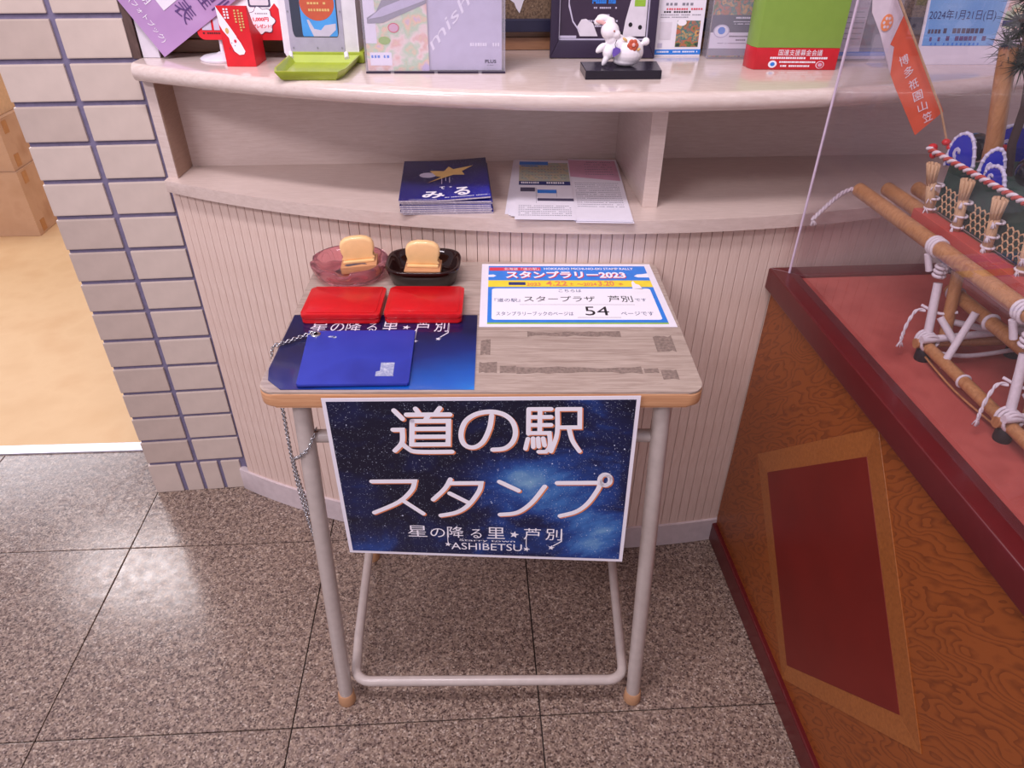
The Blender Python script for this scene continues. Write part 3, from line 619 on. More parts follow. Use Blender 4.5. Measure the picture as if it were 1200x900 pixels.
def stamp(c, rot, tilt, label, inky):
    t_ = thing('rubber_stamp', c, label, 'stamp', 'rubber stamps with cream handles')
    mt = Matrix.Rotation(rot, 4, 'Z') @ Matrix.Rotation(tilt, 4, 'Y'); C_ = Vector(c)
    b_ = BM(); box(b_, (0, 0, .0025), (.056, .042, .004), 0, .001); b_.transform(Matrix.Translation(C_) @ mt); obj('rubber_face', b_, 'rubber', t_, smooth=True)
    b_ = BM(); box(b_, (0, 0, .0105), (.060, .046, .012), 0, .0012); b_.transform(Matrix.Translation(C_) @ mt); wb = obj('wooden_block', b_, 'stampwood', t_, smooth=True)
    if inky:
        b_ = BM(); prism(b_, [(-.024, -.015), (-.018, -.019), (-.008, -.017), (.004, -.0145), (.014, -.017), (.010, -.012), (-.006, -.011), (-.02, -.0115)], .0163, .0170); b_.transform(Matrix.Translation(C_) @ mt); obj('ink_stain', b_, 'ink', wb)
    # D shaped handle: profile in x/z, narrow waist, thickness in y
    pr2 = [(-.0235, .0185), (-.0230, .0215), (-.0225, .0240), (-.0245, .0280), (-.0285, .036), (-.0285, .046), (-.0255, .0535), (-.018, .0585), (-.008, .0605), (.008, .0605), (.018, .0585), (.0255, .0535), (.0285, .046), (.0285, .036), (.0245, .0280), (.0225, .0240), (.0230, .0215), (.0235, .0185)]
    b_ = BM(); prism(b_, pr2, -.0050, .0090, .0052, fn=lambda x, y, z: (x, z, y)); b_.transform(Matrix.Translation(C_) @ mt); obj('handle', b_, 'cream', t_, smooth=True)
    b_ = BM(); box(b_, (0, .002, .0187), (.052, .024, .0035), 0, .0014); b_.transform(Matrix.Translation(C_) @ mt); obj('handle_foot', b_, 'cream', t_, smooth=True)
stamp(DK(-.214, .345, DZ+.011), .10, -.06, 'cream handled stamp with ink stained block in the pink ashtray', True)
stamp(DK(-.106, .330, DZ+.0095), .0, .02, 'cream handled stamp with clean wooden block in the dark ashtray', False)

# ================================================================ POSTER on the desk front
TLp, TRp, BLp, BRp = V(-.247, .7655, .731), V(.177, .7685, .735), V(-.245, .765, .434), V(.177, .745, .437)
fp = Face(TLp, TRp-TLp, BLp-TLp, BRp-TRp-(BLp-TLp))
def pgrid(u0, u1, v0, v1, h0, h1, name, mat, par, nu=10, nv=6):
    b_ = BM(); g0 = [[b_.verts.new(fp.P(u0+(u1-u0)*i/nu, v0+(v1-v0)*j/nv, h0)) for i in range(nu+1)] for j in range(nv+1)]
    g1 = [[b_.verts.new(fp.P(u0+(u1-u0)*i/nu, v0+(v1-v0)*j/nv, h1)) for i in range(nu+1)] for j in range(nv+1)]
    for j in range(nv):
        for i in range(nu):
            b_.faces.new((g0[j][i], g0[j][i+1], g0[j+1][i+1], g0[j+1][i])); b_.faces.new((g1[j][i], g1[j+1][i], g1[j+1][i+1], g1[j][i+1]))
    rim0 = g0[0]+[g0[j][nu] for j in range(1, nv+1)]+g0[nv][:nu][::-1]+[g0[j][0] for j in range(nv-1, 0, -1)]
    rim1 = g1[0]+[g1[j][nu] for j in range(1, nv+1)]+g1[nv][:nu][::-1]+[g1[j][0] for j in range(nv-1, 0, -1)]
    for k in range(len(rim0)): b_.faces.new((rim0[k], rim0[(k+1) % len(rim0)], rim1[(k+1) % len(rim0)], rim1[k]))
    return obj(name, b_, mat, par, smooth=True)
poster = pgrid(0, 1, 0, 1, -.0008, .0, 'poster', 'paper', None); tag(poster, 'laminated starry night poster with large white Japanese lettering hanging from the desk front', 'poster')
pgrid(.013, .987, .018, .982, .0001, .0004, 'night_sky_print', 'star', poster)
# the seven large rounded characters, drawn stroke by stroke (u, v on the poster)
GL = {
  'michi': [[(0.2239, 0.066), (0.248, 0.1128)], [(0.2141, 0.175), (0.2438, 0.1747), (0.2388, 0.248), (0.2127, 0.2982)], [(0.2384, 0.2546), (0.2552, 0.2842), (0.2841, 0.3037), (0.3998, 0.3033)], [(0.2925, 0.0567), (0.3026, 0.0845)], [(0.3688, 0.0537), (0.3529, 0.0875)], [(0.2624, 0.0893), (0.3994, 0.089)], [(0.331, 0.0938), (0.3204, 0.1219)], [(0.2783, 0.1252), (0.3943, 0.1247), (0.3887, 0.259), (0.2698, 0.2607), (0.2783, 0.1252)], [(0.2792, 0.1696), (0.3889, 0.1688)], [(0.2764, 0.2148), (0.387, 0.2136)]],
  'no': [[(0.5319, 0.0974), (0.5244, 0.1665), (0.5022, 0.2445), (0.4714, 0.2776), (0.4417, 0.2616), (0.4319, 0.2037), (0.4459, 0.1333), (0.479, 0.091), (0.5248, 0.0755), (0.5672, 0.0886), (0.5969, 0.1281), (0.6079, 0.1883), (0.5988, 0.2454), (0.5728, 0.283), (0.5338, 0.2907)]],
  'eki': [[(0.6491, 0.0625), (0.6496, 0.1992)], [(0.6491, 0.0625), (0.72, 0.0625)], [(0.6492, 0.1059), (0.7207, 0.1056)], [(0.6494, 0.1499), (0.7214, 0.1494)], [(0.6495, 0.1947), (0.7171, 0.194), (0.7208, 0.2667), (0.7086, 0.3016), (0.6844, 0.3021)], [(0.6847, 0.0668), (0.6859, 0.1921)], [(0.6484, 0.2265), (0.6409, 0.2842)], [(0.6648, 0.224), (0.6664, 0.2745)], [(0.6812, 0.2238), (0.6842, 0.2719)], [(0.6975, 0.2236), (0.7031, 0.2647)], [(0.7394, 0.0646), (0.7421, 0.1982), (0.7251, 0.299)], [(0.7394, 0.0625), (0.8105, 0.0625), (0.8138, 0.162), (0.7438, 0.1625)], [(0.7797, 0.1689), (0.7927, 0.236), (0.8182, 0.2973)]],
  'su': [[(0.1209, 0.4916), (0.2674, 0.487), (0.2541, 0.545), (0.2053, 0.6241), (0.1144, 0.7001)], [(0.2163, 0.6088), (0.2866, 0.6997)]],
  'ta': [[(0.3893, 0.4727), (0.3676, 0.5338), (0.3254, 0.6044)], [(0.3845, 0.4975), (0.4929, 0.494), (0.4841, 0.5476), (0.4471, 0.6363), (0.4044, 0.6867), (0.348, 0.7102)], [(0.3838, 0.562), (0.4475, 0.6216)]],
  'n': [[(0.555, 0.485), (0.6199, 0.5391)], [(0.5562, 0.6965), (0.6159, 0.6806), (0.665, 0.6162), (0.7086, 0.5114)]],
  'pu': [[(0.7502, 0.4892), (0.8939, 0.4846), (0.8903, 0.5225), (0.8595, 0.6116), (0.8209, 0.6675), (0.7657, 0.6976)], [(0.9285, 0.4664), (0.927, 0.4826), (0.9211, 0.4947), (0.9124, 0.4993), (0.9033, 0.4953), (0.8963, 0.4836), (0.8932, 0.4675), (0.8949, 0.4514), (0.9008, 0.4395), (0.9094, 0.435), (0.9184, 0.439), (0.9254, 0.4505), (0.9285, 0.4664)]],
}

def ribbon(face, strokes, w, h, mat, parent, label=None, off=(0, 0), th=.0003):
    b_ = BM(); W_, H_ = face.X.length, face.Y.length; hh = h
    for sk in strokes:
        pts_ = [V((u_+off[0])*W_, (v_+off[1])*H_, 0) for u_, v_ in sk]
        segs_, cur = [], [pts_[0]]
        for k in range(1, len(pts_)):
            cur.append(pts_[k])
            if k < len(pts_)-1 and (pts_[k]-pts_[k-1]).angle(pts_[k+1]-pts_[k]) > math.radians(62): segs_.append(cur); cur = [pts_[k]]
        segs_.append(cur); pts_ = []
        for sg in segs_: pts_ += (spline(sg, 5) if len(sg) > 2 else sg)[(1 if pts_ else 0):]
        L_, R_ = [], []
        n = len(pts_)
        for k, p in enumerate(pts_):
            d1 = (pts_[k]-pts_[k-1]).normalized() if k else (pts_[1]-pts_[0]).normalized()
            d2 = (pts_[k+1]-pts_[k]).normalized() if k < n-1 else d1
            t_ = (d1+d2).normalized(); m_ = V(-t_.y, t_.x, 0); sc = 1/max(.6, m_.dot(V(-d1.y, d1.x, 0)))
            L_.append(p+m_*w*sc); R_.append(p-m_*w*sc)
        for a_, b2_, c_, d_ in zip(L_, L_[1:], R_[1:], R_):
            b_.faces.new([b_.verts.new(face.P(q.x/W_, q.y/H_, hh)) for q in (a_, b2_, c_, d_)])
        for p in pts_:
            b_.faces.new([b_.verts.new(face.P((p.x+w*math.cos(q))/W_, (p.y+w*math.sin(q))/H_, hh+.00002)) for q in [2*PI*k/14 for k in range(14)]])
        hh += .00004
    bmesh.ops.recalc_face_normals(b_, faces=b_.faces)
    return obj('lettering', b_, mat, parent, label=label, kind=None)
for k_, v_ in GL.items():
    ribbon(fp, v_, .0036 if k_ != 'eki' else .0032, .0008, 'torange', poster, 'orange outline of a large character', (.0042, .0068))
for k_, v_ in GL.items():
    ribbon(fp, v_, .0036 if k_ != 'eki' else .0032, .0013, 'twhite', poster)
night_logo(fp, poster, .225, .782, .785, .915, .0010)

# ================================================================ NICHE: booklets and leaflets
SH = .8222
bk_label = ['topmost', 'second from the top', 'third from the top', 'fourth from the top', 'fifth from the top', 'sixth from the top', 'seventh from the top', 'bottom']
ex = V(.156, .010, 0); ey = V(-.015, .208, 0)
for i in range(8):
    k = 7-i; z = SH+k*.0033; jit = (0, 0) if i == 0 else (random.uniform(-.003, .005), random.uniform(-.002, .004))
    O_ = V(-.186+jit[0], 1.172+jit[1], z); bend = (lambda s: .0055*max(0, s-.45)**1.2*2) if i == 0 else (lambda s: 0)
    root = thing('booklet', O_+ex*.5+ey*.5, 'navy starry booklet, %s of the pile on the open shelf' % bk_label[i], 'booklet', 'navy booklets piled on the shelf')
    def pt(a, b, h, O_=O_, bend=bend): return O_+ex*a+ey*b+V(0, 0, h+bend(a))
    for nm, h0, h1, mt, ins in (('pages', .0002, .0029, 'pages', .0015), ('cover', .0029, .0032, 'cover', 0), ('cover', 0, .0002, 'cover', .001)):
        b_ = BM(); nn = 10
        lo = []; hi = []
        for a in range(nn+1):
            for side in (0, 1):
                pass
        rows = [[(ins+(1-2*ins)*a/nn), b] for a in range(nn+1) for b in (ins, 1-ins)]
        vl = [b_.verts.new(pt(a, b, h0)) for a, b in rows]; vh = [b_.verts.new(pt(a, b, h1)) for a, b in rows]
        for a in range(nn):
            q = 2*a
            b_.faces.new((vl[q], vl[q+1], vl[q+3], vl[q+2])); b_.faces.new((vh[q], vh[q+2], vh[q+3], vh[q+1]))
            b_.faces.new((vl[q], vl[q+2], vh[q+2], vh[q])); b_.faces.new((vl[q+1], vh[q+1], vh[q+3], vl[q+3]))
        b_.faces.new((vl[0], vh[0], vh[1], vl[1])); b_.faces.new((vl[-2], vl[-1], vh[-1], vh[-2])); cvp = obj(nm, b_, mt, root)
        if i == 0 and nm == 'cover' and h0 > 0: top_cover = cvp
    if i == 0:
        class BF(Face):
            def P(s, u_, v_, h=0): return pt(u_, 1-v_, .0033+h)
        fb = BF(O_, ex, -ey)
        decal(fb, [[(.43, .36), (.50, .285), (.545, .185), (.60, .265), (.84, .20), (.70, .33), (.73, .43), (.60, .41), (.30, .60), (.46, .45), (.40, .43), (.32, .29), (.48, .30)]], 'star_picture', 'tgold', top_cover, .0003)
        decal(fb, [ell(.30, .40, .10, .065, 12)], 'crystal_picture', 'lavender', top_cover, .00025)
        text(fb, [('み', .25, .50, .81, .965), ('る', .60, .78, .74, .93), ('て', .44, .50, .70, .76)], 0, 0, 0, 0, 'twhite', top_cover, .0006, .03)
        decal(fb, [ell(.565, .715, .016, .012, 8)], 'dot', 'lavender', top_cover, .0004)
        decal(fb, dashes(.08, .42, .985, .008, 22), 'small_print', 'lavender', top_cover, .0004)
        decal(fb, dashes(.50, .97, .95, .012, 26), 'small_print', 'twhite', top_cover, .0004)
        decal(fb, [rect(.46+.045*q, .468+.045*q, .47, .47+w) for q, w in ((0, .16), (1, .09), (2, .14))], 'small_print', 'lavender', top_cover, .0004)
def leaf(x0, y0, w, d, z, rot, label, mat='paper', th=.0007):
    c, s_ = math.cos(rot), math.sin(rot)
    fn = lambda a, b, h: V(x0+a*c-b*s_, y0+a*s_+b*c, z+h)
    b_ = BM(); prism(b_, [(0, 0), (w, 0), (w, d), (0, d)], 0, th, fn=fn); o_ = obj('leaflet', b_, mat); tag(o_, label, 'leaflet', 'leaflets piled on the shelf')
    return o_, Face(fn(0, d, th), fn(w, d, 0)-fn(0, d, 0), fn(0, 0, 0)-fn(0, d, 0))
o, f_ = leaf(-.006, 1.180, .100, .29, SH+.0002, -.055, 'green and blue leaflet at the bottom left of the leaflet pile, mostly covered')
decal(f_, [rect(.06, .5, .45, .92)], 'map_print', 'mapp', o); decal(f_, [rect(.06, .5, .92, .98)], 'blue_print', 'sky', o)
for i, (dx, dy, rt) in enumerate(((.000, .012, -.045), (.004, .006, -.03), (.009, .003, -.025))): leaf(.000+dx, 1.160+dy, .104, .300, SH+.0012+.0009*i, rt, ['lowest', 'middle', 'upper'][i]+' of the plain sheets beneath the map leaflet')
o, f_ = leaf(.0105, 1.147, .104, .310, SH+.0042, -.022, 'white leaflet with a green map and blue headings, left top of the leaflet pile')
decal(f_, [rect(.05, .98, .05, .40)], 'map_print', 'mapp', o); decal(f_, [rect(.05, .60, .03, .095), rect(.08, .40, .11, .125)], 'blue_print', 'tblue', o, .0006); decal(f_, [rect(.05, .98, .40, .465)], 'navy_print', 'tnavy', o, .0005)
decal(f_, dashes(.09, .42, .415, .028, 9)+dashes(.55, .92, .415, .028, 9), 'small_print', 'twhite', o, .0008)
for q in range(5): decal(f_, dashes(.1, .94, .12+.055*q, .008, 14, .5), 'small_print', 'tgrey', o, .0007)
decal(f_, [rect(.08, .34, .51, .575), rect(.38, 1.0, .685, .725)], 'dark_print', 'slate', o); decal(f_, [rect(.38, .72, .545, .60)], 'blue_print', 'tblue', o)
decal(f_, [rect(.355, .36, .51, .76), rect(.38, .383, .54, .66), rect(.715, .719, .54, .66)], 'rule_line', 'tgrey', o)
for q in range(6): decal(f_, dashes(.06, .95, .80+.028*q, .006, 24), 'small_print', 'tgrey', o)
for i, (dx, dy, rt) in enumerate(((.006, -.002, -.02), (.003, .003, -.028), (.004, .001, -.035))): leaf(.108+dx, 1.146+dy, .098, .30, SH+.0002+.0009*i, rt, ['lowest', 'middle', 'upper'][i]+' of the plain sheets beneath the pink headed leaflet')
o, f_ = leaf(.112, 1.150, .0985, .320, SH+.0030, -.030, 'white leaflet with a pink top panel and fine print, right top of the leaflet pile')
decal(f_, [[(.0, .02), (.96, .03), (.97, .40), (0, .33)]], 'pink_print', 'pinkpanel', o)
for q in range(6): decal(f_, dashes(.32, .88, .06+.045*q, .006, 12), 'small_print', 'tgrey', o, .0006)
for q in range(13): decal(f_, dashes(.08, .92, .44+.031*q, .006, 26), 'small_print', 'tgrey', o)

# ================================================================ COUNTERTOP THINGS
CZ = 1.0303
# tilted lilac sign
er = V(.848, 0, .53).normalized(); el = V(-.53, 0, .848).normalized(); O_ = V(-.609, 1.372, 1.0335)
W_, H_ = .25, .25
b_ = BM(); vs = [O_+V(0, dy, 0)+er*a+el*b for dy in (0, .004) for a, b in ((0, 0), (W_, 0), (W_, H_), (0, H_))]
vv = [b_.verts.new(p) for p in vs]
for q in ((0, 1, 2, 3), (7, 6, 5, 4), (0, 4, 5, 1), (1, 5, 6, 2), (2, 6, 7, 3), (3, 7, 4, 0)): b_.faces.new([vv[k] for k in q])
sign = obj('tilted_sign', b_, 'lilac'); tag(sign, 'lilac printed card standing tilted on one corner at the left end of the counter', 'sign')
ff = Face(O_+V(0, -.0001, 0)+el*H_, -el*H_, er*W_)      # reads towards the lower right, tops to the upper right
ff = Face(O_+V(0, -.0001, 0)+el*H_+er*W_, -el*H_, -er*W_)
def cr(px, py):      # crop pixel -> u, v on the card
    x, z = -.609+(px-192)*.001/1.0, 0
    return None
text(ff, '(フォトブック)', .62, .93, .895, .945, 'twhite', sign, .0006, .0)
text(ff, '8期記手', .44, .60, .895, .945, 'twhite', sign, .0006, .0)
text(ff, 'ー×期', .52, .70, .80, .86, 'twhite', sign, .0006, .0)
decal(ff, [rect(-.0, .79, .45, .78)], 'white_panel', 'paper', sign, .0006)
text(ff, '表', .80, .935, .60, .72, 'tpurple', sign, .0008, .0)
text(ff, '程', .80, .935, .42, .54, 'tpurple', sign, .0008, .0)
decal(ff, [rect(.955, .965, .36, .50), rect(.975, .985, .36, .45)], 'small_print', 'tpurple', sign, .0006)
bm = BM(); box(bm, (-.636, 1.384, 1.10), (.030, .006, .139), .0, .001); o = obj('card_stand', bm, 'offwhite'); tag(o, 'pale grey upright plate behind the lilac card beside the pillar', 'stand')

# red and white card sign on a round foot
cs = thing('card_sign', (-.507, 1.372, CZ), 'red and white card sign on a white pole with round foot behind the red box', 'sign')
bm = BM(); lathe(bm, [(.038, 0), (.039, .003), (.034, .006), (.012, .009), (.006, .012)], (-.507, 1.376, CZ), 32); obj('foot', bm, 'white', cs, smooth=True)
bm = BM(); tube(bm, [(-.507, 1.379, CZ+.008), (-.507, 1.382, CZ+.045)], .0036, 12); obj('pole', bm, 'white', cs, smooth=True)
fn = lambda x, y, z: V(x, 1.374+z*-1+(y-1.06)*.12, y)
bm = BM(); prism(bm, rrect(-.542, -.383, 1.062, 1.24, .012), 0, .002, fn=fn); pn = obj('card', bm, 'redcard', cs)
fcr = Face(fn(-.542, 1.24, .0021), fn(-.383, 1.24, 0)-fn(-.542, 1.24, 0), fn(-.542, 1.062, 0)-fn(-.542, 1.24, 0))
decal(fcr, [[(.02, .02), (.98, .02), (.98, .70), (.93, .74), (.88, .68), (.78, .77), (.70, .75), (.62, .80), (.55, .76), (.45, .79), (.38, .74), (.30, .78), (.02, .70)]], 'white_print', 'twhite', pn)
decal(fcr, [rect(.06, .165, .775, .915), rect(.19, .295, .775, .915)], 'grey_square', 'lavender', pn, .0008)
decal(fcr, dashes(.06, .30, .935, .012, 10), 'small_print', 'tblack', pn, .0008)
decal(fcr, [[(.72+.14*(1+.12*math.cos(7*t))*math.cos(t), .83+.115*(1+.12*math.cos(7*t))*math.sin(t)) for t in [2*PI*k/42 for k in range(42)]]], 'speech_cloud_outline', 'slate', pn, .0009)
decal(fcr, [[(.72+.133*(1+.12*math.cos(7*t))*math.cos(t), .83+.109*(1+.12*math.cos(7*t))*math.sin(t)) for t in [2*PI*k/42 for k in range(42)]]], 'speech_cloud', 'twhite', pn, .0012)
text(fcr, '1,000円', .63, .80, .80, .84, 'tred', pn, .0015, .04); text(fcr, 'プレゼント!', .62, .82, .86, .895, 'tred', pn, .0015, .03)
decal(fcr, dashes(.66, .80, .765, .009, 6), 'small_print', 'tgrey', pn, .0015)
decal(fcr, [rrect(.60, .84, .50, .715, .02)], 'ticket_outline', 'slate', pn, .0007); decal(fcr, [rrect(.62, .82, .50, .70, .015)], 'ticket', 'offwhite', pn, .001)

# red leaflet box
rb = thing('leaflet_box', (-.45, 1.345, CZ), 'red cardboard box with white and gold print, tall front panel, left on the counter', 'box')
yaw_ = .02
prof = [(0, 0), (.060, .0), (.058, .040), (.022, .062), (.006, .092), (.0, .0925)]
b_ = BM(); prism(b_, prof, 0, .050, .0005, fn=lambda x, y, z: V(-.4805+z-.004*0, 1.314+x, CZ+y)); bx_ = obj('body', b_, 'redcard', rb)
fr_ = Face((-.4805, 1.3137, CZ+.0925), (.050, 0, 0), (0, 0, -.0925), (0, 0, 0))
decal(fr_, [[(0, 0), (.12, .12), (.40, .38), (.52, .5), (.30, .55), (.10, .40), (.02, .3)]], 'white_print', 'twhite', bx_, .0004)
decal(fr_, [[(.25, .42), (.45, .45), (.62, .60), (.72, .74), (.66, .79), (.50, .80), (.36, .74), (.27, .60)]], 'white_print', 'twhite', bx_, .0007)
decal(fr_, [ell(.24, .40, .06, .05, 10)], 'gold_print', 'tgold', bx_, .0009)
decal(fr_, [ell(.45, .57, .045, .03, 8)], 'red_print', 'tred', bx_, .0010)
decal(fr_, [ell(.32+.11*math.sin(k*2.1), .60+.045*k, .014, .01, 6) for k in range(4)], 'grey_print', 'slate', bx_, .0010)
for q, (a, c0, c1_) in enumerate(((.26, .04, .25), (.36, .04, .24), (.60, .06, .32), (.72, .06, .46), (.82, .10, .4))):
    pl = [rect(a-.03, a+.03, v_, v_+.028) for v_ in [c0+.045*k for k in range(int((c1_-c0)/.045))]]
    decal(fr_, pl, 'vertical_print', 'twhite' if q < 2 else 'tgold', bx_, .0006)

# dispenser with green tray
dp = thing('leaflet_dispenser', (-.315, 1.34, CZ), 'white framed dispenser with window and lime green drip tray on the counter', 'dispenser')
lean = .10
def DPf(x, y, z): return V(-.330+x+.0015*y, 1.350+z+y*lean, CZ+.0035+y)    # x across, y up, z back
b_ = BM(); prism(b_, rrect(-.060, .070, .004, .300, .008), .0, .050, .003, fn=DPf); obj('case', b_, 'white', dp, smooth=True)
b_ = BM(); prism(b_, rrect(-.048, .046, .012, .290, .006), -.0015, .0, fn=DPf); pl_ = obj('faceplate', b_, 'greyplate', dp)
fd = Face(DPf(-.048, .29, -.0016), DPf(.046, .29, 0)-DPf(-.048, .29, 0), DPf(-.048, .012, 0)-DPf(-.048, .29, 0))
decal(fd, [rrect(.08, .92, .04, .91, .05)], 'window', 'darkwin', pl_, .0005)
decal(fd, [rrect(.26, .90, .10, .906, .02)], 'poster_print', 'sky', pl_, .0008)
decal(fd, [ell(.57, .725, .31, .095, 30)], 'orange_disc', 'salmon', pl_, .0011)
decal(fd, [[(.46, .906), (.40, .86), (.36, .815), (.40, .815), (.48, .865), (.60, .872), (.68, .845), (.88, .835), (.87, .87), (.74, .906)]], 'grey_figure', 'lavender', pl_, .0011)
decal(fd, dashes(.36, .80, .755, .014, 9)+dashes(.40, .74, .72, .012, 6), 'small_print', 'tgold', pl_, .0014)
for a, b in ((.06, .97), (.5, .97), (.95, .97), (.03, .77), (.97, .77)): decal(fd, [ell(a, b, .014, .006, 8)], 'screw', 'tgrey', pl_, .0008)
b_ = BM(); box(b_, (-.315, 1.374, CZ+.009), (.126, .056, .0175), 0, .003); obj('base', b_, 'lime', dp, smooth=True)
for x in (-.378, -.282):
    b_ = BM(); tube(b_, [(x, 1.346, CZ+.016), (x+.003, 1.334, CZ+.010)], .004, 10); obj('hinge_peg', b_, 'white', dp, smooth=True)
b_ = BM()
def trf(x, y, z): return V(-.3195+x, 1.343-y*1.09, CZ+z)
outer = [(-.060, 0), (.062, 0), (.054, .105), (.046, .127), (-.046, .127), (-.058, .105)]; outer = [(-.060, 0), (.062, 0), (.058, .100), (.050, .124), (-.050, .124), (-.057, .100)]
def off_(P_, d): 
    c = V(0, .062, 0); return [((x-c.x)*(1-d/.06)+c.x, (y-c.y)*(1-d/.06)+c.y) for x, y in P_]
lv = [(off_(outer, .008), 0), (outer, .013), (outer, .0145), (off_(outer, .003), .0145), (off_(outer, .011), .004)]
rg = [[b_.verts.new(trf(x, y, z)) for x, y in P_] for P_, z in lv]
for a, b in zip(rg, rg[1:]):
    for k in range(6): b_.faces.new((a[k], a[(k+1) % 6], b[(k+1) % 6], b[k]))
b_.faces.new(rg[0]); b_.faces.new(rg[-1][::-1]); bmesh.ops.bevel(b_, geom=[e for e in b_.edges if len(e.link_faces) == 2 and e.calc_face_angle() > .6], offset=.0012, segments=2, affect='EDGES'); obj('tray', b_, 'lime', dp, smooth=True)

# clear A4 holder with two leaflets
hd = thing('leaflet_holder', (-.12, 1.29, CZ), 'clear plastic landscape leaflet holder showing a pastel flyer and a lavender booklet', 'holder')
hl = .06
def HF(x, y, z): return V(-.236+x, 1.268+z+y*hl+x*.03, CZ+y)
def hpanel(x0, x1, y0, y1, z0, z1, name, mat, par): b_ = BM(); prism(b_, [(x0, y0), (x1, y0), (x1, y1), (x0, y1)], z0, z1, .0006, fn=HF); return obj(name, b_, mat, par)
hpanel(0, .230, 0, .22, 0, .0015, 'front_panel', 'holder', hd); hpanel(0, .230, .0, .235, .034, .0355, 'back_panel', 'holder', hd)
hpanel(0, .0015, 0, .22, .0016, .0339, 'side_panel', 'holder', hd); hpanel(.2285, .230, 0, .22, .0016, .0339, 'side_panel', 'holder', hd); hpanel(.002, .228, 0, .0015, .0016, .0339, 'bottom_panel', 'plum', hd)
for a, b in ((0, .040), (.046, .112), (.118, .185), (.191, .230)): hpanel(a, b, .0, .003, -.0006, -.0001, 'edge_strip', 'plum', hd)
fh = Face(HF(0, .22, -.0003), HF(.23, .22, 0)-HF(0, .22, 0), HF(0, 0, 0)-HF(0, .22, 0))
text(fh, 'PLUS', .855, .935, .905, .928, 'tblack', hd, .0003, .02)
decal(fh, dashes(.87, .92, .94, .006, 3), 'small_print', 'tgrey', hd, .0003)
b_ = BM(); prism(b_, [(.003, .003), (.104, .003), (.104, .21), (.003, .21)], .004, .006, fn=HF); o = obj('flyer', b_, 'pastel'); tag(o, 'pastel pink and orange flyer inside the left of the clear holder', 'flyer')
f1 = Face(HF(.003, .21, .0039), HF(.104, .21, 0)-HF(.003, .21, 0), HF(.003, .003, 0)-HF(.003, .21, 0))
decal(f1, [rect(.05, .40, .865, .96)], 'white_label', 'twhite', o, .0004); decal(f1, dashes(.07, .37, .885, .02, 6), 'small_print', 'tblue', o, .0006)
decal(f1, [rect(.0, .18, .2, .80)], 'pale_band', 'paper', o, .0003)
decal(f1, [[(.05, .66), (.05, .62), (.20, .58), (.30, .50), (.98, .42), (1.0, .52), (.30, .655), (.12, .66)]], 'grey_picture', 'tgrey', o, .0006)
decal(f1, [[(.07, .63), (.3, .55), (.95, .44), (.98, .50), (.3, .61)]], 'grey_picture', 'lavender', o, .0009)
decal(f1, [ell(.46, .69, .09, .035)], 'pink_stamp', 'tred', o, .0005); decal(f1, [ell(.46, .69, .075, .028)], 'pink_stamp', 'pinkpanel', o, .0008)
decal(f1, [ell(.30, .78, .10, .03, 9)], 'green_print', 'tgreen', o, .0004)
b_ = BM(); prism(b_, [(.100, .0035), (.224, .0035), (.224, .21), (.100, .21)], .008, .014, fn=HF); o = obj('booklet', b_, 'lavender'); tag(o, 'lavender grey booklet inside the right of the clear holder with slanting white letters', 'booklet')
f2 = Face(HF(.100, .21, .0079), HF(.224, .21, 0)-HF(.100, .21, 0), HF(.100, .0035, 0)-HF(.100, .21, 0))
class Rot(Face):
    def P(s, u_, v_, h=0):
        a = .82; U = u_*math.cos(a)+(v_)*math.sin(a)*.6; V_ = -u_*math.sin(a)*.62+v_*math.cos(a)
        return Face.P(s, .09+U, .86+V_, h)
f3 = Rot(f2.O, f2.X, f2.Y)
text(f3, 'mishima', .0, 1.35, -.13, .0, 'twhite', o, .0006, .0)
decal(f2, dashes(.58, .98, .80, .025, 12), 'small_print', 'twhite', o, .0004)
decal(f2, [[(.0, .35), (.12, .28), (.12, .3), (.05, .48), (0, .56)]], 'blue_corner', 'tnavy', o, .0004)

# dark picture frame
fm = thing('picture_frame', (.165, 1.415, CZ), 'large dark plum picture frame leaning behind the rabbit figurine', 'frame')
fl_ = .10
def FF(x, y, z): return V(.0735+x, 1.398+z+y*fl_+x*.03, CZ+y+.001)
def fbar(pts, name, z0, z1, mat='plum', par=fm, bev=.0015): b_ = BM(); prism(b_, pts, z0, z1, bev, fn=FF); return obj(name, b_, mat, par, smooth=True)
fbar([(0, 0), (.190, 0), (.175, .028), (.015, .028)], 'rail', 0, .012); fbar([(0, .262), (.015, .234), (.175, .234), (.190, .262)], 'rail', 0, .012)
fbar([(0, 0), (.015, .028), (.015, .234), (0, .262)], 'stile', 0, .012); fbar([(.190, 0), (.190, .262), (.175, .234), (.175, .028)], 'stile', 0, .012)
pic = fbar([(.010, .020), (.180, .020), (.180, .245), (.010, .245)], 'picture', .008, .010, 'night', fm, 0)
fpc = Face(FF(.015, .234, .0079), FF(.175, .234, 0)-FF(.015, .234, 0), FF(.015, .028, 0)-FF(.015, .234, 0))
decal(fpc, [rect(.0, .012, .0, 1), rect(.012, .20, .965, .985), rect(.0, 1, .988, 1.0), rect(.985, 1, 0, 1)], 'silver_line', 'lavender', pic, .0005)
decal(fpc, [[(.80, .45), (.975, .43), (.975, .97), (.72, .97), (.74, .85), (.80, .65)]], 'pale_panel', 'offwhite', pic, .0006)
decal(fpc, [rect(.84, .96, .60, .665)], 'orange_print', 'torange', pic, .0009); decal(fpc, [rect(.83, .95, .69, .74)], 'green_print', 'tgreen', pic, .0009)
decal(fpc, [ell(.80, .88, .022, .018), ell(.91, .90, .022, .018), ell(.70, .95, .022, .018)], 'dark_dot', 'tblack', pic, .0009)
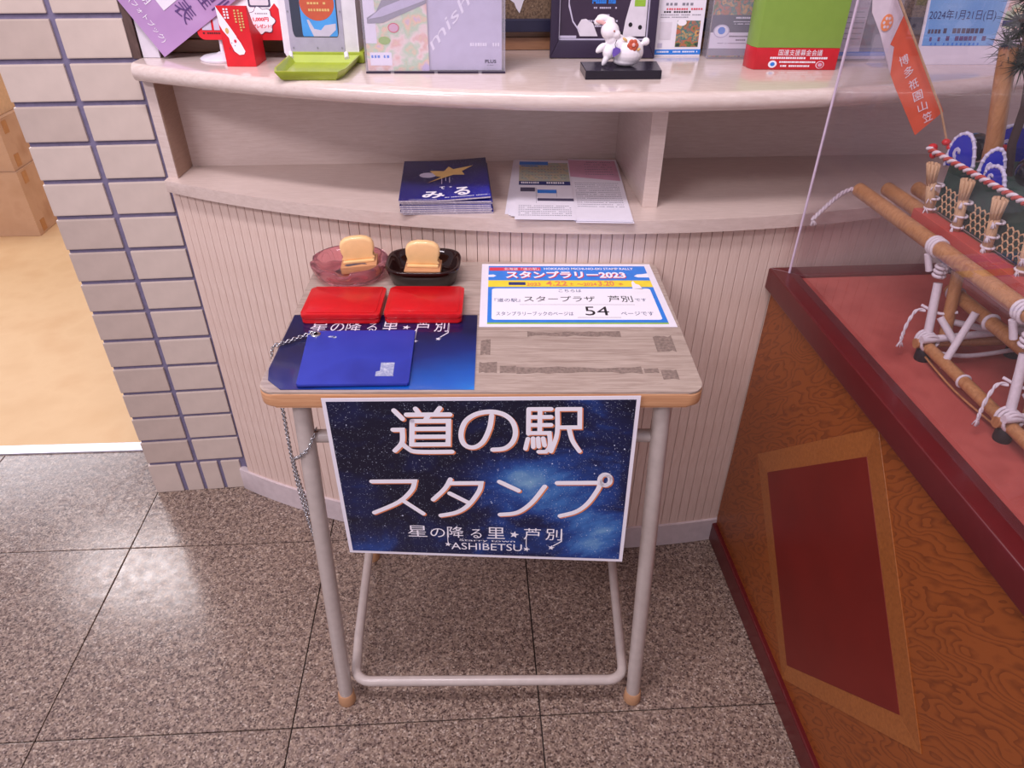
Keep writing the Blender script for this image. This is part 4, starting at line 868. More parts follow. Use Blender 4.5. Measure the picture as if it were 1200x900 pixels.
for v_, a, b in ((.745, .36, .64), (.80, .46, .57), (.845, .33, .66), (.885, .40, .60)): decal(fpc, dashes(a, b, v_, .013, 13), 'small_print', 'lavender', pic, .0005)
decal(fpc, dashes(.36, .62, .66, .045, 13, .8)+dashes(.36, .62, .70, .02, 13, .8), 'title_print', 'tblue', pic, .0005)
decal(fpc, [[(.10, .3), (.112, .3), (.112, .72), (.16, .85), (.24, .93), (.235, .94), (.15, .86), (.10, .74)]], 'curved_line', 'lavender', pic, .0006)
decal(fpc, [[(.24, .97), (.20, .90), (.25, .84), (.30, .835), (.38, .87), (.44, .97)]], 'painted_reflection', 'offwhite', pic, .0005)  # rabbit's pale reflection, painted onto the picture
b_ = BM(); prism(b_, [(.09, .15), (.10, .15), (.10, .01), (.09, .01)], 0, .003, fn=lambda x, y, z: V(.0735+x+z, 1.412+(.16-y)*.18, CZ+y)); obj('easel_leg', b_, 'plum', fm)

# rabbit figurine on a black board
bd = BM(); prism(bd, [(.1235, 1.232), (.2475, 1.239), (.2510, 1.312), (.1205, 1.303)], CZ, CZ+.0135, .001); bo = obj('display_board', bd, 'lacquer'); tag(bo, 'small black lacquered board under the white rabbit figurine', 'board')
RZ = CZ+.0136
rbt = thing('rabbit_figurine', (.190, 1.28, RZ), 'white porcelain rabbit figurine with orange flower and violet leaf on black board', 'figurine')
def meta(parts, name, mat, par):
    b_ = BM()
    for c, rx, ry, rz, rt in parts: ball(b_, c, rx, ry, rz, 0, 24, rt)
    me = bpy.data.meshes.new('tmp'); b_.to_mesh(me); b_.free(); ob = bpy.data.objects.new('tmp', me); COL.objects.link(ob)
    rm = ob.modifiers.new('r', 'REMESH'); rm.mode = 'VOXEL'; rm.voxel_size = .0011; sm = ob.modifiers.new('s', 'SMOOTH'); sm.factor = .6; sm.iterations = 6
    bpy.context.view_layer.update(); m2 = bpy.data.meshes.new_from_object(ob.evaluated_get(bpy.context.evaluated_depsgraph_get()))
    bpy.data.objects.remove(ob); bpy.data.meshes.remove(me); b2 = bmesh.new(); b2.from_mesh(m2); bpy.data.meshes.remove(m2)
    return obj(name, b2, mat, par, smooth='all')
Ry = lambda a: Matrix.Rotation(a, 3, 'Y')
rx0, ry0 = .188, 1.272
def RP(x, z, y=0): return (rx0+x, ry0+y, RZ+z)
meta([(RP(.006, .022), .026, .020, .0225, None), (RP(.004, .008), .021, .016, .0085, None), (RP(-.012, .030), .018, .016, .018, Ry(.3)), (RP(-.021, .042, -.002), .0125, .0125, .013, None),
      (RP(-.026, .053, -.004), .0150, .0140, .0140, None), (RP(-.017, .049, -.010), .0080, .0070, .0070, None), (RP(-.026, .067, -.001), .0075, .0060, .0055, None), (RP(-.036, .070, .001), .0125, .0065, .0062, Ry(.15)), (RP(-.045, .0665, -.001), .0080, .0055, .0060, Ry(-.5)),
      (RP(-.039, .028, -.008), .0105, .0050, .0055, Ry(-.75)), (RP(-.030, .012, -.010), .0048, .0048, .0120, Ry(.45)), (RP(-.026, .022, -.006), .010, .010, .012, None), (RP(.034, .037), .0065, .006, .0065, None)], 'body', 'porcelain', rbt)
bm = BM(); ball(bm, RP(-.0410, .0655, -.0062), .0095, .0014, .0030, 0, 12, Ry(.25)); obj('inner_ear', bm, 'pinkear', rbt, smooth='all')
bm = BM(); ball(bm, RP(-.0205, .0545, -.0172), .0012, .0009, .0015, 0, 10); obj('eye', bm, 'rubber', rbt, smooth='all')
bm = BM()
for k in range(6): ball(bm, RP(.011+.0052*math.cos(k*PI/3), .034+.0052*math.sin(k*PI/3), -.0178), .0044, .0016, .0044, 0, 10)
ball(bm, RP(.011, .034, -.0188), .004, .0016, .004, 0, 10); obj('flower', bm, 'salmon', rbt, smooth='all', label='orange painted flower')
bm = BM(); ball(bm, RP(.012, .035, -.0204), .0026, .0008, .003, 0, 10); obj('flower_heart', bm, 'pinkear', rbt, smooth='all')
bm = BM(); ball(bm, RP(-.002, .042, -.0150), .0048, .0014, .0022, 0, 10, Ry(.6)); ball(bm, RP(.021, .028, -.0175), .0034, .0014, .0022, 0, 10, Ry(-.6)); obj('leaf', bm, 'tgold', rbt, smooth='all', kind='stuff')
bm = BM(); prism(bm, [(-.0065, .029), (-.001, .0315), (.005, .0290), (.006, .025), (.001, .0205), (-.0055, .0165), (-.0075, .022)], -.0012, .001, fn=lambda x, y, z: V(rx0-.014+x, ry0-.0190+z+(x+.003)*-.05, RZ+y)); obj('violet_leaf', bm, 'violet', rbt)
bm = BM(); tube(bm, [RP(-.0165, .030, -.0192), RP(-.0180, .036, -.0192), RP(-.0155, .042, -.0180)], .0006, 6); obj('stem', bm, 'tblack', rbt)

# leaflets beside the frame
def upright(name, x0, y0, x1, y1, h_, lean_, th, mat, label, cat, group=None, z0=CZ):
    X_ = V(x1-x0, y1-y0, 0); n_ = V(-X_.y, X_.x, 0).normalized()
    fn = lambda a, b, c: V(x0, y0, z0)+X_*a+V(0, 0, b)+n_*(c+b*lean_)
    b_ = BM(); prism(b_, [(0, 0), (1, 0), (1, h_), (0, h_)], 0, th, fn=fn); o_ = obj(name, b_, mat); tag(o_, label, cat, group)
    return o_, Face(fn(0, h_, -.0001), fn(1, h_, 0)-fn(0, h_, 0), fn(0, 0, 0)-fn(0, h_, 0)), fn
o, ff, _ = upright('leaflet', .2665, 1.424, .3515, 1.430, .210, .05, .002, 'paper', 'white leaflet with blue bottom strip and small night photo, right of the dark frame', 'leaflet')
decal(ff, [rect(0, 1, .945, .985)], 'blue_print', 'tblue', o); decal(ff, dashes(.05, .32, .957, .012, 9)+dashes(.4, .95, .957, .012, 16), 'small_print', 'twhite', o, .0006)
decal(ff, [rect(.43, .93, .72, .925)], 'photo_print', 'multi', o); decal(ff, [ell(.53, .735, .10, .025)], 'white_bubble', 'twhite', o, .0006)
decal(ff, dashes(.12, .95, .625, .013, 16), 'small_print', 'tred', o); decal(ff, dashes(.12, .75, .647, .013, 12), 'small_print', 'tblack', o)
decal(ff, dashes(.06, .93, .672, .007, 22)+dashes(.06, .7, .690, .007, 16), 'small_print', 'tgrey', o)
decal(ff, [rect(.06, .32, .73, .865)], 'grey_panel', 'offwhite', o, .0003); decal(ff, [rect(.05, .15, .895, .93)], 'grey_square', 'lavender', o)
decal(ff, dashes(.15, .75, .585, .02, 7), 'small_print', 'tgrey', o)
ch = thing('flyer_holder', (.40, 1.42, CZ), 'small clear plastic flyer holder between white leaflet and green box', 'holder')
X0, X1, Yh = .3575, .4400, 1.405
for nm, c, sz in (('front_panel', ((X0+X1)/2, Yh, CZ+.055), (X1-X0, .0015, .108)), ('back_panel', ((X0+X1)/2, Yh+.035, CZ+.10), (X1-X0, .0015, .198)), ('side_panel', (X0+.001, Yh+.0175, CZ+.055), (.0015, .032, .108)), ('side_panel', (X1-.001, Yh+.0175, CZ+.055), (.0015, .032, .108)), ('bottom_panel', ((X0+X1)/2, Yh+.0175, CZ+.001), (X1-X0-.004, .032, .0018))):
    bm = BM(); box(bm, c, sz, 0, .0004); obj(nm, bm, 'holder', ch)
o, ff, _ = upright('flyer', .3605, 1.409, .4370, 1.410, .200, .04, .003, 'multi', 'colourful concert flyer with slate band inside the small clear holder', 'flyer', z0=CZ+.003)
decal(ff, [rect(0, 1, .66, .80)], 'slate_band', 'slate', o, .0004); decal(ff, [rect(0, 1, .80, .93)], 'white_band', 'paper', o, .0004); decal(ff, [rect(0, 1, .93, .99)], 'grey_band', 'tgrey', o, .0004)
decal(ff, [ell(.25, .79, .19, .055)], 'emblem_ring', 'lavender', o, .0007); decal(ff, [ell(.25, .79, .16, .046)], 'emblem', 'twhite', o, .0009); decal(ff, [ell(.25, .785, .085, .03)], 'emblem_heart', 'tblue', o, .0012)
decal(ff, dashes(.55, .98, .675, .014, 9)+dashes(.5, .98, .71, .006, 14)+dashes(.5, .98, .728, .006, 14), 'small_print', 'twhite', o, .0007)
decal(ff, dashes(.45, .98, .825, .012, 12)+dashes(.62, .95, .855, .012, 7)+dashes(.2, .98, .885, .006, 22), 'small_print', 'slate', o, .0007)

# green and red collection box
cb = thing('collection_box', (.48, 1.34, CZ), 'tall green collection box with red base and white print on the counter', 'box')
XA, XB, YB = .4195, .5600, 1.317
fn = lambda x, y, z: V(x, y, z)
pts = [(XA, YB), (XB, YB), (XB, YB+.05), (XA-.004, YB+.05), (XA-.009, YB+.035), (XA-.006, YB+.012)]
bm = BM(); prism(bm, pts, CZ, CZ+.0345, .0008); lo_ = obj('red_base', bm, 'redband', cb, smooth=True)
bm = BM(); prism(bm, pts, CZ+.0346, CZ+.24, .0008); hi_ = obj('green_body', bm, 'greenbox', cb, smooth=True)
fg = Face((XA, YB-.0001, CZ+.0345), (XB-XA, 0, 0), (0, 0, -.0345))
text(fg, '国連支援募金会議', .27, .80, .07, .35, 'twhite', lo_, .0004, .0)
decal(fg, dashes(.18, .88, .41, .09, 26, .8), 'small_print', 'twhite', lo_, .0003)
decal(fg, dashes(.30, .74, .60, .08, 18, .8)+dashes(.32, .68, .78, .08, 14, .8), 'small_print', 'twhite', lo_, .0003)
decal(fg, [ell(.22, .74, .052, .17)], 'emblem', 'twhite', lo_, .0003); decal(fg, [ell(.22, .74, .028, .09)], 'emblem_heart', 'tblue', lo_, .0006)
decal(fg, [ell(.80, .76, .05, .17)], 'emblem', 'twhite', lo_, .0003); decal(fg, [ell(.80, .76, .042, .145)], 'emblem', 'redband', lo_, .0006); decal(fg, [ell(.80, .76, .028, .09, 8)], 'emblem_heart', 'pinkpanel', lo_, .0009)

# things behind the acrylic
bh = thing('brochure_holder', (.63, 1.41, CZ), 'clear holder of white brochures with blue stripe behind the acrylic case', 'holder')
for nm, c, sz in (('front_panel', (.635, 1.392, CZ+.06), (.098, .0015, .118)), ('back_panel', (.635, 1.424, CZ+.09), (.098, .0015, .178)), ('bottom_panel', (.635, 1.408, CZ+.001), (.098, .028, .0018))):
    bm = BM(); box(bm, c, sz, 0, .0004); obj(nm, bm, 'holder', bh)
o, ff, _ = upright('brochure', .588, 1.397, .680, 1.399, .17, .03, .012, 'offwhite', 'stack of white brochures with a blue bottom stripe in the clear holder behind the acrylic', 'brochure', z0=CZ+.003)
decal(ff, [rect(0, 1, .93, .97)], 'blue_stripe', 'tblue', o); decal(ff, [rect(.45, 1, 0, .93)], 'dark_print', 'slate', o)
for q in range(6): decal(ff, dashes(.08, .42, .55+.05*q, .01, 10), 'small_print', 'tgrey', o)
cs2 = thing('clear_stand', (.66, 1.36, CZ), 'small empty clear acrylic stand beside the blue event poster', 'stand')
bm = BM(); box(bm, (.655, 1.352, CZ+.001), (.045, .034, .002)); obj('base', bm, 'holder', cs2)
bm = BM(); box(bm, (.655, 1.358, CZ+.026), (.045, .0018, .048)); obj('upright', bm, 'holder', cs2)
o, ff, _ = upright('event_poster', .722, 1.366, .905, 1.374, .30, .18, .004, 'paper', 'pale blue event poster dated January 21 2024 leaning behind the pine tree', 'poster')
decal(ff, [[(-.0, 0), (.86, 0), (.72, .90), (.02, .90)]], 'sky_print', 'event', o, .0004)
text(ff, '2024年1月21日(日)', .03, .68, .715, .775, 'tnavy', o, .0008, .0)
decal(ff, dashes(.05, .18, .815, .022, 4)+dashes(.20, .60, .810, .026, 9, .8), 'small_print', 'slate', o, .0007)
decal(ff, dashes(.08, .20, .855, .022, 3)+dashes(.24, .64, .850, .024, 9, .8), 'small_print', 'tpurple', o, .0007)
decal(ff, dashes(.10, .6, .885, .014, 12, .4), 'small_print', 'tblue', o, .0007)
decal(ff, [[(.9, .0), (1, 0), (1, .86), (.76, .80), (.78, .70)]], 'coloured_print', 'pastel', o, .0004); decal(ff, [rect(.76, .93, .77, .80)], 'navy_print', 'tnavy', o, .0007)

# ================================================================ BACK ROOM BOXES
def carton(x0, y0, w, d, z0, h_, rot, label, mat='cardboard', light=False):
    t_ = thing('cardboard_box', (x0, y0, z0), label, 'box', 'cartons stacked in the back room')
    c, s_ = math.cos(rot), math.sin(rot); fn = lambda x, y, z: V(x0+x*c-y*s_, y0+x*s_+y*c, z0+z)
    b_ = BM(); prism(b_, [(-w, 0), (0, 0), (0, d), (-w, d)], 0, h_-.003, .002, fn=fn); obj('body', b_, mat, t_)
    for a, b in ((-w, -w/2-.001), (-w/2+.001, 0)):
        b_ = BM(); prism(b_, [(a, 0), (b, 0), (b, d), (a, d)], h_-.003, h_, 0, fn=fn); obj('flap', b_, mat, t_)
    for yy, zz in ((.05, h_-.035), (.05, .035)) if not light else ():
        b_ = BM(); box(b_, fn(.0008, yy, zz), (.0015, .035, .05), rot); obj('tape', b_, 'tape', t_)
    return t_
carton(-2.052, 2.957, .55, .40, .0018, .282, .06, 'lowest brown carton in the back room behind the pillar')
carton(-2.060, 2.965, .55, .40, .2842, .205, .06, 'middle brown carton in the stack behind the pillar')
carton(-2.085, 2.975, .50, .40, .4896, .16, .04, 'top pale carton in the stack behind the pillar', 'cardlight', True)

# ================================================================ DISPLAY CASE
CD = V(.074, -.997, 0).normalized(); CN = V(-CD.y, CD.x, 0); CA = V(.490, 1.203, 0)
def K(a, b, z): return CA+CD*a+CN*b+V(0, 0, z)
case = thing('display_case', K(.5, .4, 0), 'large wooden display case with maroon diamond inlay and red felt top', 'display case')
def kpr(pts, z0, z1, name, mat, bev=0, smooth=False, par=case, label=None):
    b_ = BM(); prism(b_, pts, z0, z1, bev, fn=lambda x, y, z: K(x, y, z)); return obj(name, b_, mat, par, smooth=smooth, label=label)
LN, WD = 1.02, .80
kpr([(.004, .004), (LN, .004), (LN, WD), (.004, WD)], .02, .676, 'body', 'case_wood')
kpr([(.002, -.006), (LN+.006, -.006), (LN+.006, WD+.006), (.002, WD+.006)], 0, .055, 'plinth', 'maroon', .003)
# side veneer with diamond
def side(pts, d0, d1, name, mat, bev=0, par=case, label=None):      # pts in (a, z); d outwards
    b_ = BM(); prism(b_, pts, d0, d1, bev, fn=lambda x, y, z: K(x, .004-z, y)); return obj(name, b_, mat, par, label=label)
ca_, cz_ = .413, .357
kk = [(ca_-.248, cz_), (ca_, cz_+.254), (ca_+.248, cz_), (ca_, cz_-.258)]; ko = [(ca_-.302, cz_), (ca_, cz_+.308), (ca_+.302, cz_), (ca_, cz_-.300)]
side(kk, 0, .0022, 'diamond_inlay', 'inlay', .0004)
for i in range(4):
    j = (i+1) % 4
    side([ko[i], ko[j], kk[j], kk[i]], 0, .0018, 'inlay_band', 'case_band' if i % 2 == 0 else 'case_band2', .0003)
# rim frame
RB = .034
kpr([(.002, -.010), (LN+.010, -.010), (LN-RB+.01, RB), (.002+RB, RB)], .672, .715, 'rim', 'maroon', .004, True)
kpr([(.002, -.010), (.002+RB, RB), (.002+RB, WD-RB), (.002, WD+.01)], .672, .715, 'rim', 'maroon', .004, True)
kpr([(LN+.010, -.010), (LN+.010, WD+.01), (LN-RB+.01, WD-RB), (LN-RB+.01, RB)], .672, .715, 'rim', 'maroon', .004, True)
kpr([(.002, WD+.01), (.002+RB, WD-RB), (LN-RB+.01, WD-RB), (LN+.01, WD+.01)], .672, .715, 'rim', 'maroon', .004, True)
kpr([(RB, RB), (LN-RB+.01, RB), (LN-RB+.01, WD-RB), (RB, WD-RB)], .676, .708, 'felt_top', 'felt')
# acrylic cover
ac = thing('acrylic_cover', K(.5, .4, .715), 'clear acrylic cover over the miniature festival float on the display case', 'cover')
AZ0, AZ1 = .7155, 1.55; A0_, B0_ = .027, .016; th = .004
def pane(pts, z0, z1, name='pane'): b_ = BM(); prism(b_, pts, z0, z1, fn=lambda x, y, z: K(x, y, z)); return obj(name, b_, 'acrylic', ac)
pane([(A0_, B0_), (LN-.01, B0_), (LN-.01, B0_+th), (A0_, B0_+th)], AZ0, AZ1); pane([(A0_, B0_+th), (A0_+th, B0_+th), (A0_+th, WD-.016), (A0_, WD-.016)], AZ0, AZ1)
pane([(LN-.01-th, B0_+th), (LN-.01, B0_+th), (LN-.01, WD-.016), (LN-.01-th, WD-.016)], AZ0, AZ1); pane([(A0_+th, WD-.016-th), (LN-.01-th, WD-.016-th), (LN-.01-th, WD-.016), (A0_+th, WD-.016)], AZ0, AZ1)
pane([(A0_, B0_), (LN-.01, B0_), (LN-.01, WD-.016), (A0_, WD-.016)], AZ1, AZ1+th, 'top_pane')
b_ = BM(); tube(b_, [K(A0_+.001, B0_+.001, AZ0), K(A0_+.001, B0_+.001, AZ1)], .0022, 8); obj('corner_edge', b_, 'acryl_edge', ac, smooth=True)

# ================================================================ MINIATURE FLOAT
FD, FN, FA = CD, CN, V(.491, 1.206, 0)
def F(a, b, z): return FA+FD*a+FN*b+V(0, 0, z)
ft = thing('festival_float', F(.6, .25, .708), 'miniature festival float of bamboo poles and white wrapped trestle on red felt', 'model')
def ftube(pts, r_, name, mat, par=ft, seg=12, sm=0):
    p_ = [F(*q) for q in pts]; p_ = spline(p_, sm) if sm else p_
    b_ = BM(); tube(b_, p_, r_, seg); return obj(name, b_, mat, par, smooth=True)
FL = .708; FE = .97
rows_a = (.312, .502, .692, .882); rows_b = (.108, .250)
def lash(a, b, z, axis, r_, wd=.016, name='lashing', n=3):
    b_ = BM()
    for k in range(n):
        o_ = (k-(n-1)/2)*wd/n*1.1; pts_ = []
        for q in range(17):
            t = 2*PI*q/16
            if axis == 'a': pts_.append(F(a+o_+.0008*math.sin(t*2), b+r_*math.cos(t), z+r_*math.sin(t)))
            elif axis == 'z': pts_.append(F(a+r_*math.cos(t), b+r_*math.sin(t), z+o_))
            else: pts_.append(F(a+r_*math.cos(t), b+o_, z+r_*math.sin(t)))
        tube(b_, pts_, wd/n*.46, 6, True)
    return obj(name, b_, 'wrap', ft, smooth='all', kind='stuff')
def tassel(p, d_, r_=.0022, n=7, ln=.010, mat='wrap', par=None, name='tassel'):
    b_ = BM(); p = Vector(p); d_ = Vector(d_).normalized(); random.seed(int(p.x*1e4) % 97)
    for k in range(n):
        e = p+(d_+V(random.uniform(-.6, .6), random.uniform(-.6, .6), random.uniform(-.4, .4))).normalized()*ln; tube(b_, [p, (p+e)/2+V(0, 0, .001), e], .0009, 5)
    ball(b_, p, r_, r_, r_, 0, 8); return obj(name, b_, mat, par or ft, smooth='all', kind='stuff')
def braid(pts, r_, name, par=ft, mats=('wrap',), turns=260, sm=10, seg=6):
    p_ = spline([Vector(q) for q in pts], sm); b_ = BM(); L_ = 0; n = len(mats) if len(mats) > 1 else 2
    for s_ in range(n*(1 if len(mats) == 1 else 1)):
        L_ = 0; path = []; dense = []
        for a, b in zip(p_, p_[1:]):
            for q in range(5): dense.append(a.lerp(b, q/5))
        dense.append(p_[-1]); prev = dense[0]; up = None
        for i, q in enumerate(dense):
            L_ += (q-prev).length; t_ = (dense[min(i+1, len(dense)-1)]-dense[max(0, i-1)]).normalized()
            s1 = t_.cross(V(.1, .2, 1)).normalized(); s2 = s1.cross(t_); ph = L_*turns+2*PI*s_/n; path.append(q+(s1*math.cos(ph)+s2*math.sin(ph))*r_*.5); prev = q
        tube(b_, path, r_*.62, seg, True, s_ if len(mats) > 1 else 0)
    return obj(name, b_, list(mats), par, smooth='all')
# feet, beams, legs
for a in rows_a:
    for b in rows_b:
        b_ = BM(); lathe(b_, [(.0105, 0), (.0110, .002), (.0110, .018), (.0095, .020)], F(a, b, FL), 16); obj('foot', b_, 'foot', ft, smooth=True)
        lash(a-.003, b, FL+.031, 'a', .0125, .020, n=4)
        ftube([(a-.004, b, FL+.030), (a-.030, b+.004, FL+.112)], .0062, 'wrapped_leg', 'wrap')
        ftube([(a-.002, b+.026, FL+.030), (a-.022, b+.020, FL+.142)], .0085, 'bamboo_leg', 'bamboo')
        lash(a-.032, b+.002, FL+.130, 'z', .0072, .018, n=3)
        if b == rows_b[0]:
            braid([F(a-.020, b-.007, FL+.072), F(a-.024, b-.018, FL+.071), F(a-.018, b-.029, FL+.055), F(a-.014, b-.033, FL+.036), F(a-.012, b-.034, FL+.028)], .0024, 'knotted_cord'); tassel(F(a-.012, b-.034, FL+.026), (0, 0, -1))
            ftube([(a-.034, b-.006, FL+.074), (a-.014, b+.012, FL+.070), (a-.002, b+.03, FL+.078)], .0022, 'tie_cord', 'wrap', sm=4)
            ftube([(a-.010, b+.012, FL+.066), (a+.020, b+.030, FL+.036)], .0052, 'wrapped_brace', 'wrap')
            ftube([(a+.048, b-.002, FL+.020), (a+.034, b+.026, FL+.098)], .0052, 'wrapped_brace', 'wrap')
            ftube([(a+.048, b-.002, FL+.016), (a+.049, b-.003, FL+.026)], .0022, 'cord_end', 'wrap')
            ftube([(a+.004, b-.014, FL+.036), (a-.002, b+.160, FL+.046)], .0055, 'wrapped_rail', 'wrap')
            ftube([(a+.006, b+.150, FL+.034), (a-.006, b+.03, FL+.060)], .0048, 'wrapped_rail', 'wrap')
            ftube([(a-.004, b-.016, FL+.026), (a-.004, b+.165, FL+.026)], .0075, 'bamboo_rail', 'bamboo')
            ftube([(a+.012, b+.0, FL+.020), (a+.014, b+.06, FL+.012), (a+.012, b+.14, FL+.020)], .0034, 'bowed_cord', 'wrap', sm=6)
            tassel(F(a+.004, b+.075, FL+.052), (-.2, -.2, 1), .0018, 6, .009); tassel(F(a-.004, b+.078, FL+.068), (.2, -.2, 1), .0018, 6, .009)
for b in rows_b: ftube([(rows_a[0]-.014, b, FL+.024), (rows_a[-1]+.03, b, FL+.024)], .0085, 'bamboo_rail', 'bamboo')
for a in (.405, .595, .785): lash(a, rows_b[0], FL+.024, 'a', .0092, .004, n=1); 
ftube([(.30, .106, FL+.012), (.40, .104, FL+.006), (.49, .106, FL+.011)], .0016, 'bowed_strip', 'bamboo', sm=6)
for b in (.150, .232): ftube([(.262, b, FL+.090), (FE, b, FL+.090)], .0098, 'bamboo_rail', 'bamboo')
lash(.276, .150, FL+.090, 'a', .0104, .014, n=3); lash(.36, .150, FL+.090, 'a', .0104, .006, n=1)
# three long carrying poles
PZ = .868; pole_b = (.102, .152, .205, .258)
for k, b in enumerate(pole_b):
    ftube([(.030, b, PZ), (FE, b+.01, PZ)], .0116, 'carrying_pole', 'bamboo', seg=18)
for a in (.262, .452, .642, .832):
    lash(a, .1045, PZ, 'a', .0122, .016, n=3); ftube([(a-.002, .096, PZ-.012), (a+.004, .103, PZ-.036)], .0048, 'hanging_tie', 'wrap'); ftube([(a+.012, .118, PZ-.012), (a+.010, .112, PZ-.040)], .0030, 'hanging_tie', 'wrap')
o = braid([F(.030, .100, PZ+.004), F(.026, .078, PZ-.006), F(.028, .056, PZ-.026), F(.032, .038, PZ-.044), F(.034, .032, PZ-.050)], .0038, 'end_cord', sm=12, turns=420)
tassel(F(.034, .032, PZ-.050), (0, -.3, -1), .0035, 10, .011)
# red beams and platform
for b in (.124, .392):
    b_ = BM(); prism(b_, [(.155, b), (FE, b), (FE, b+.022), (.155, b+.022)], .8655, .8840, .001, fn=lambda x, y, z: F(x, y, z)); obj('red_beam', b_, 'redbeam', ft)
b_ = BM(); prism(b_, [(.165, .150), (FE, .150), (FE, .395), (.165, .395)], .8845, .957, .002, fn=lambda x, y, z: F(x, y, z)); obj('platform', b_, 'greenfelt', ft)
# straw posts
def post(a, b):
    tp = -.018 if a < .2 else -.009; c = [F(a, b, .8845), F(a-.001, b+tp*.6, .930)]; b_ = BM(); tube(b_, [c[0], c[0].lerp(c[1], .5), c[1]], .0068, 10)
    for k in range(9):
        t = 2*PI*k/9; tube(b_, [F(a-.001+.004*math.cos(t), b+tp*.6+.004*math.sin(t), .925), F(a-.001+.0085*math.cos(t), b+tp+.0075*math.sin(t), .958)], .0022, 5)
    return obj('straw_post', b_, 'straw', ft, smooth='all', kind=None)
pa = [.172+.071*k for k in range(11)]
for k, a in enumerate(pa):
    post(a, .138)
    for z in (.890, .906, .926) if k < 7 else (.91,):
        lash(a, .138, z, 'z', .0078, .004, n=1); 
        if k < 6 and (z < .93 or k > 1): tassel(F(a+.003, .129, z), (0, -.1, -.4), .0016, 5, .008)
# hexagonal net between the posts
for k in range(10):
    a0_, a1_ = pa[k]+.008, pa[k+1]-.008; b_ = BM(); nx = 5; s_ = (a1_-a0_)/nx; hh = .0115
    for r_ in range(4):
        for c in range(nx+1):
            ac_ = a0_+(c+.5*(r_ % 2))*s_; zc = .889+r_*hh*.8
            if ac_ > a1_+.001: continue
            tube(b_, [F(ac_, .146, zc), F(ac_, .145, zc+hh*.42)], .0011, 5)
            for sg in (-1, 1):
                if a0_-.002 <= ac_+sg*s_/2 <= a1_+.002: tube(b_, [F(ac_, .1455, zc+hh*.42), F(ac_+sg*s_/2, .1455, zc+hh*.8)], .0011, 5)
    obj('bamboo_net', b_, 'straw', ft, smooth='all', kind='stuff')
# twisted red and white rope
braid([F(.128, .134, .966), F(.20, .136, .965), F(.30, .137, .964), F(.40, .138, .964), F(.6, .14, .964), F(.95, .14, .964)], .0044, 'twisted_rope', mats=('wrap', 'redbeam'), turns=330, sm=36)
b_ = BM(); ball(b_, F(.128, .140, .968), .007, .007, .006, 0, 12); ball(b_, F(.140, .136, .960), .005, .005, .005, 0, 12); obj('red_knot', b_, 'red', ft, smooth='all', kind='stuff')
# domes and waves on the platform
for a, b, r_ in ((.150, .190, .022), (.262, .205, .024), (.36, .20, .022), (.46, .23, .024), (.2, .285, .024)):
    b_ = BM(); ball(b_, F(a, b, .974), r_, r_, r_*.95, 0, 20); obj('lacquered_dome', b_, 'dark', ft, smooth='all')
def wave_(a, b, w, h_, yaw_w, z0=.952, tilt=.0, name='wave_ornament'):
    P_ = [(-w*.5, 0), (-w*.52, h_*.5), (-w*.40, h_*.82), (-w*.12, h_), (w*.14, h_*.93), (w*.36, h_*.62), (w*.5, h_*.22), (w*.55, 0)]
    dx, dy = math.cos(yaw_w), math.sin(yaw_w)
    fn = lambda x, y, z: F(a+x*dx-z*dy, b+x*dy+z*dx, z0+y)
    b_ = BM(); prism(b_, P_, -.002, .002, .0008, fn=fn); wv = obj(name, b_, 'wave', ft)
    pts_ = [fn(x, y, 0) for x, y in P_]; b_ = BM(); sp2 = spline(pts_, 5); tube(b_, sp2, .0026, 8)
    for p in sp2[::3]: ball(b_, p, .0034, .0034, .0034, 0, 8)
    obj('white_edging', b_, 'wavewhite', wv, smooth='all')
    b_ = BM()
    for q in range(3): tube(b_, [fn(-w*.2+w*.12*math.cos(t)*(1-q*.25), h_*(.42+.16*math.sin(t)*(1-q*.25)), -.0022) for t in [PI*k/6*1.6 for k in range(7)]], .0009, 5)
    obj('swirl', b_, 'wavewhite', wv, smooth='all', kind='stuff')
wave_(.168, .162, .046, .050, .25, .948); wave_(.225, .172, .030, .044, 1.1, .950); wave_(.252, .160, .034, .026, .2, .952); wave_(.345, .166, .040, .050, .3, .950); wave_(.14, .258, .050, .052, .9, .950); wave_(.43, .168, .04, .045, .2, .95)
for a, b, z in ((.136, .158, .972), (.205, .185, .962), (.205, .205, .962), (.300, .178, .972), (.168, .228, .972), (.40, .18, .965)):
    b_ = BM()
    for k in range(4): ball(b_, F(a+.006*math.cos(k*1.6), b+.006*math.sin(k*1.6), z+.002*k), .0062, .0062, .005, 0, 10)
    obj('red_blossom', b_, 'red', ft, smooth='all', kind='stuff')
braid([F(.185, .222, .958), F(.178, .226, .975), F(.168, .232, .992)], .0045, 'red_white_cord', mats=('wrap', 'red'), turns=420)
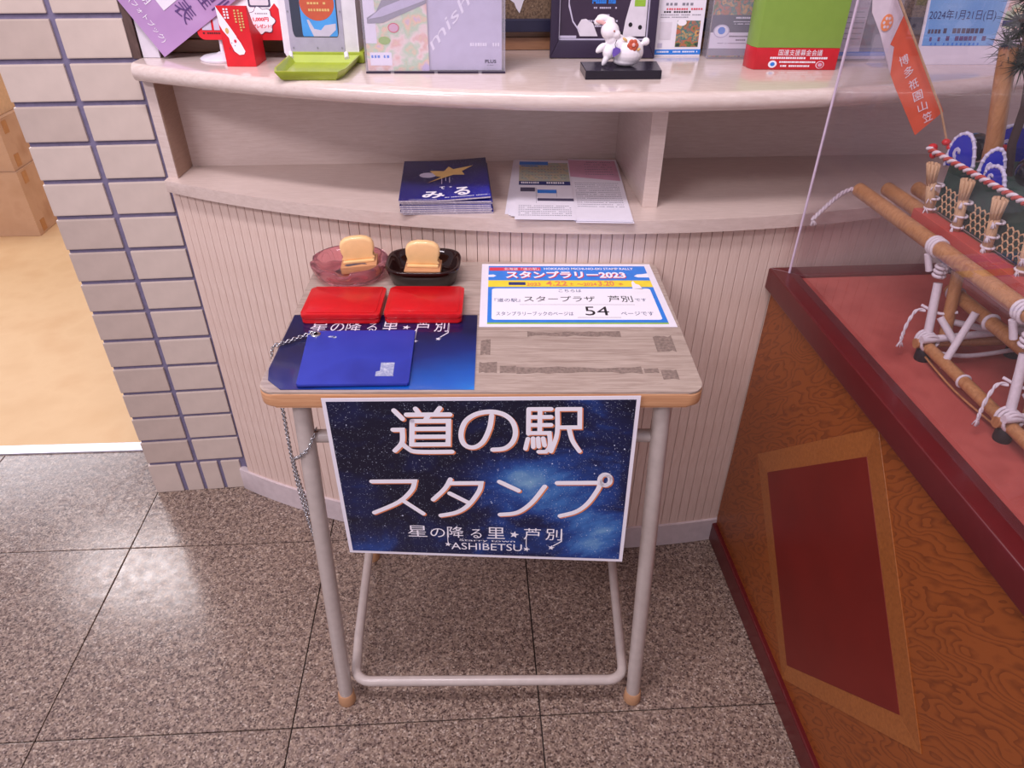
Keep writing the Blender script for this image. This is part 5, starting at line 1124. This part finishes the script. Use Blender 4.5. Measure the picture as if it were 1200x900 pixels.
# bamboo trunk with pine
tr = ftube([(.200, .186, .95), (.200, .178, .998), (.200, .156, 1.083), (.200, .148, 1.12)], .0115, 'bamboo_trunk', 'bamboo', seg=18)
ftube([(.225, .200, .955), (.222, .188, 1.00), (.226, .182, 1.05), (.215, .172, 1.12)], .0055, 'pine_stem', 'bark')
random.seed(11); b_ = BM()
cl_ = [F(.205+random.uniform(-.02, .07), .176+random.uniform(-.030, .085), 1.120+random.uniform(-.020, .14)) for _ in range(120)]+[F(.20, .150, 1.112), F(.195, .146, 1.125), F(.21, .145, 1.14), F(.2, .15, 1.15), F(.22, .16, 1.10)]
for c in cl_:
    for k in range(46):
        d_ = V(random.gauss(0, 1), random.gauss(0, 1), random.gauss(0, .8)).normalized(); e = c+d_*random.uniform(.020, .036); s_ = d_.cross(V(.3, .2, 1)).normalized()*.0010
        v3 = [b_.verts.new(c+s_), b_.verts.new(c-s_), b_.verts.new(e)]; b_.faces.new(v3); s2 = s_.cross(d_).normalized()*.0010
        b_.faces.new([b_.verts.new(c+s2), b_.verts.new(c-s2), b_.verts.new(e)])
obj('pine_needles', b_, 'needle', ft, kind='stuff')
# flag
fg_root = bpy.data.objects.new('flag', None); COL.objects.link(fg_root); fg_root.parent = ft; fg_root.location = F(.13, .167, .96)-wloc(ft); fg_root['label'] = 'white and orange flag with white lettering on a thin stick'
bm = BM(); tube(bm, [F(.130, .170, .955), F(.130, .132, 1.022), F(.130, .033, 1.151), F(.13, -.004, 1.20)], .0016, 8); obj('stick', bm, 'straw', fg_root, smooth=True)
def flagp(P_, d0, d1, name, mat, label=None):
    b_ = BM(); prism(b_, P_, d0, d1, fn=lambda x, y, z: F(.122+z, x, y)); return obj(name, b_, mat, fg_root, label=label)
flagp([(.038, 1.146), (.0305, 1.110), (.037, 1.107), (.0425, 1.072), (.0545, 1.055), (.109, .985), (.141, 1.019)], 0, .0008, 'orange_cloth', 'orange')
flagp([(-.030, 1.215), (-.012, 1.165), (-.008, 1.150), (.012, 1.123), (.0425, 1.072), (.0365, 1.107), (.0300, 1.110), (.0375, 1.146), (.022, 1.166), (-.006, 1.205)], 0, .0008, 'white_cloth', 'flagwhite')
ff = Face(F(.1235, -.01, 1.17), F(0, .15, 0)-F(0, 0, 0), V(0, 0, -.15))
decal(ff, [ell(.175, .215, .055, .072)], 'crest', 'torange', fg_root, .0004); decal(ff, [ell(.175+.03*math.cos(t), .215+.04*math.sin(t), .012, .014, 8) for t in [2*PI*k/6 for k in range(6)]], 'crest_petal', 'flagwhite', fg_root, .0007)
for c_, (b_0, z_0) in zip('博多祇園山笠', ((.056, 1.090), (.068, 1.075), (.081, 1.058), (.093, 1.042), (.105, 1.027), (.118, 1.012))):
    an = .62; rx_ = F(0, math.cos(an), 0)-F(0, 0, 0)+V(0, 0, .42); dn_ = F(0, .50, 0)-F(0, 0, 0)-V(0, 0, .86)
    sz = .0145; ctr = F(.1236, b_0, z_0)
    text(Face(ctr-rx_*sz*.5-dn_*sz*.5, rx_*sz, dn_*sz), c_, 0, 1, 0, 1, 'twhite', fg_root, .0006, .0)
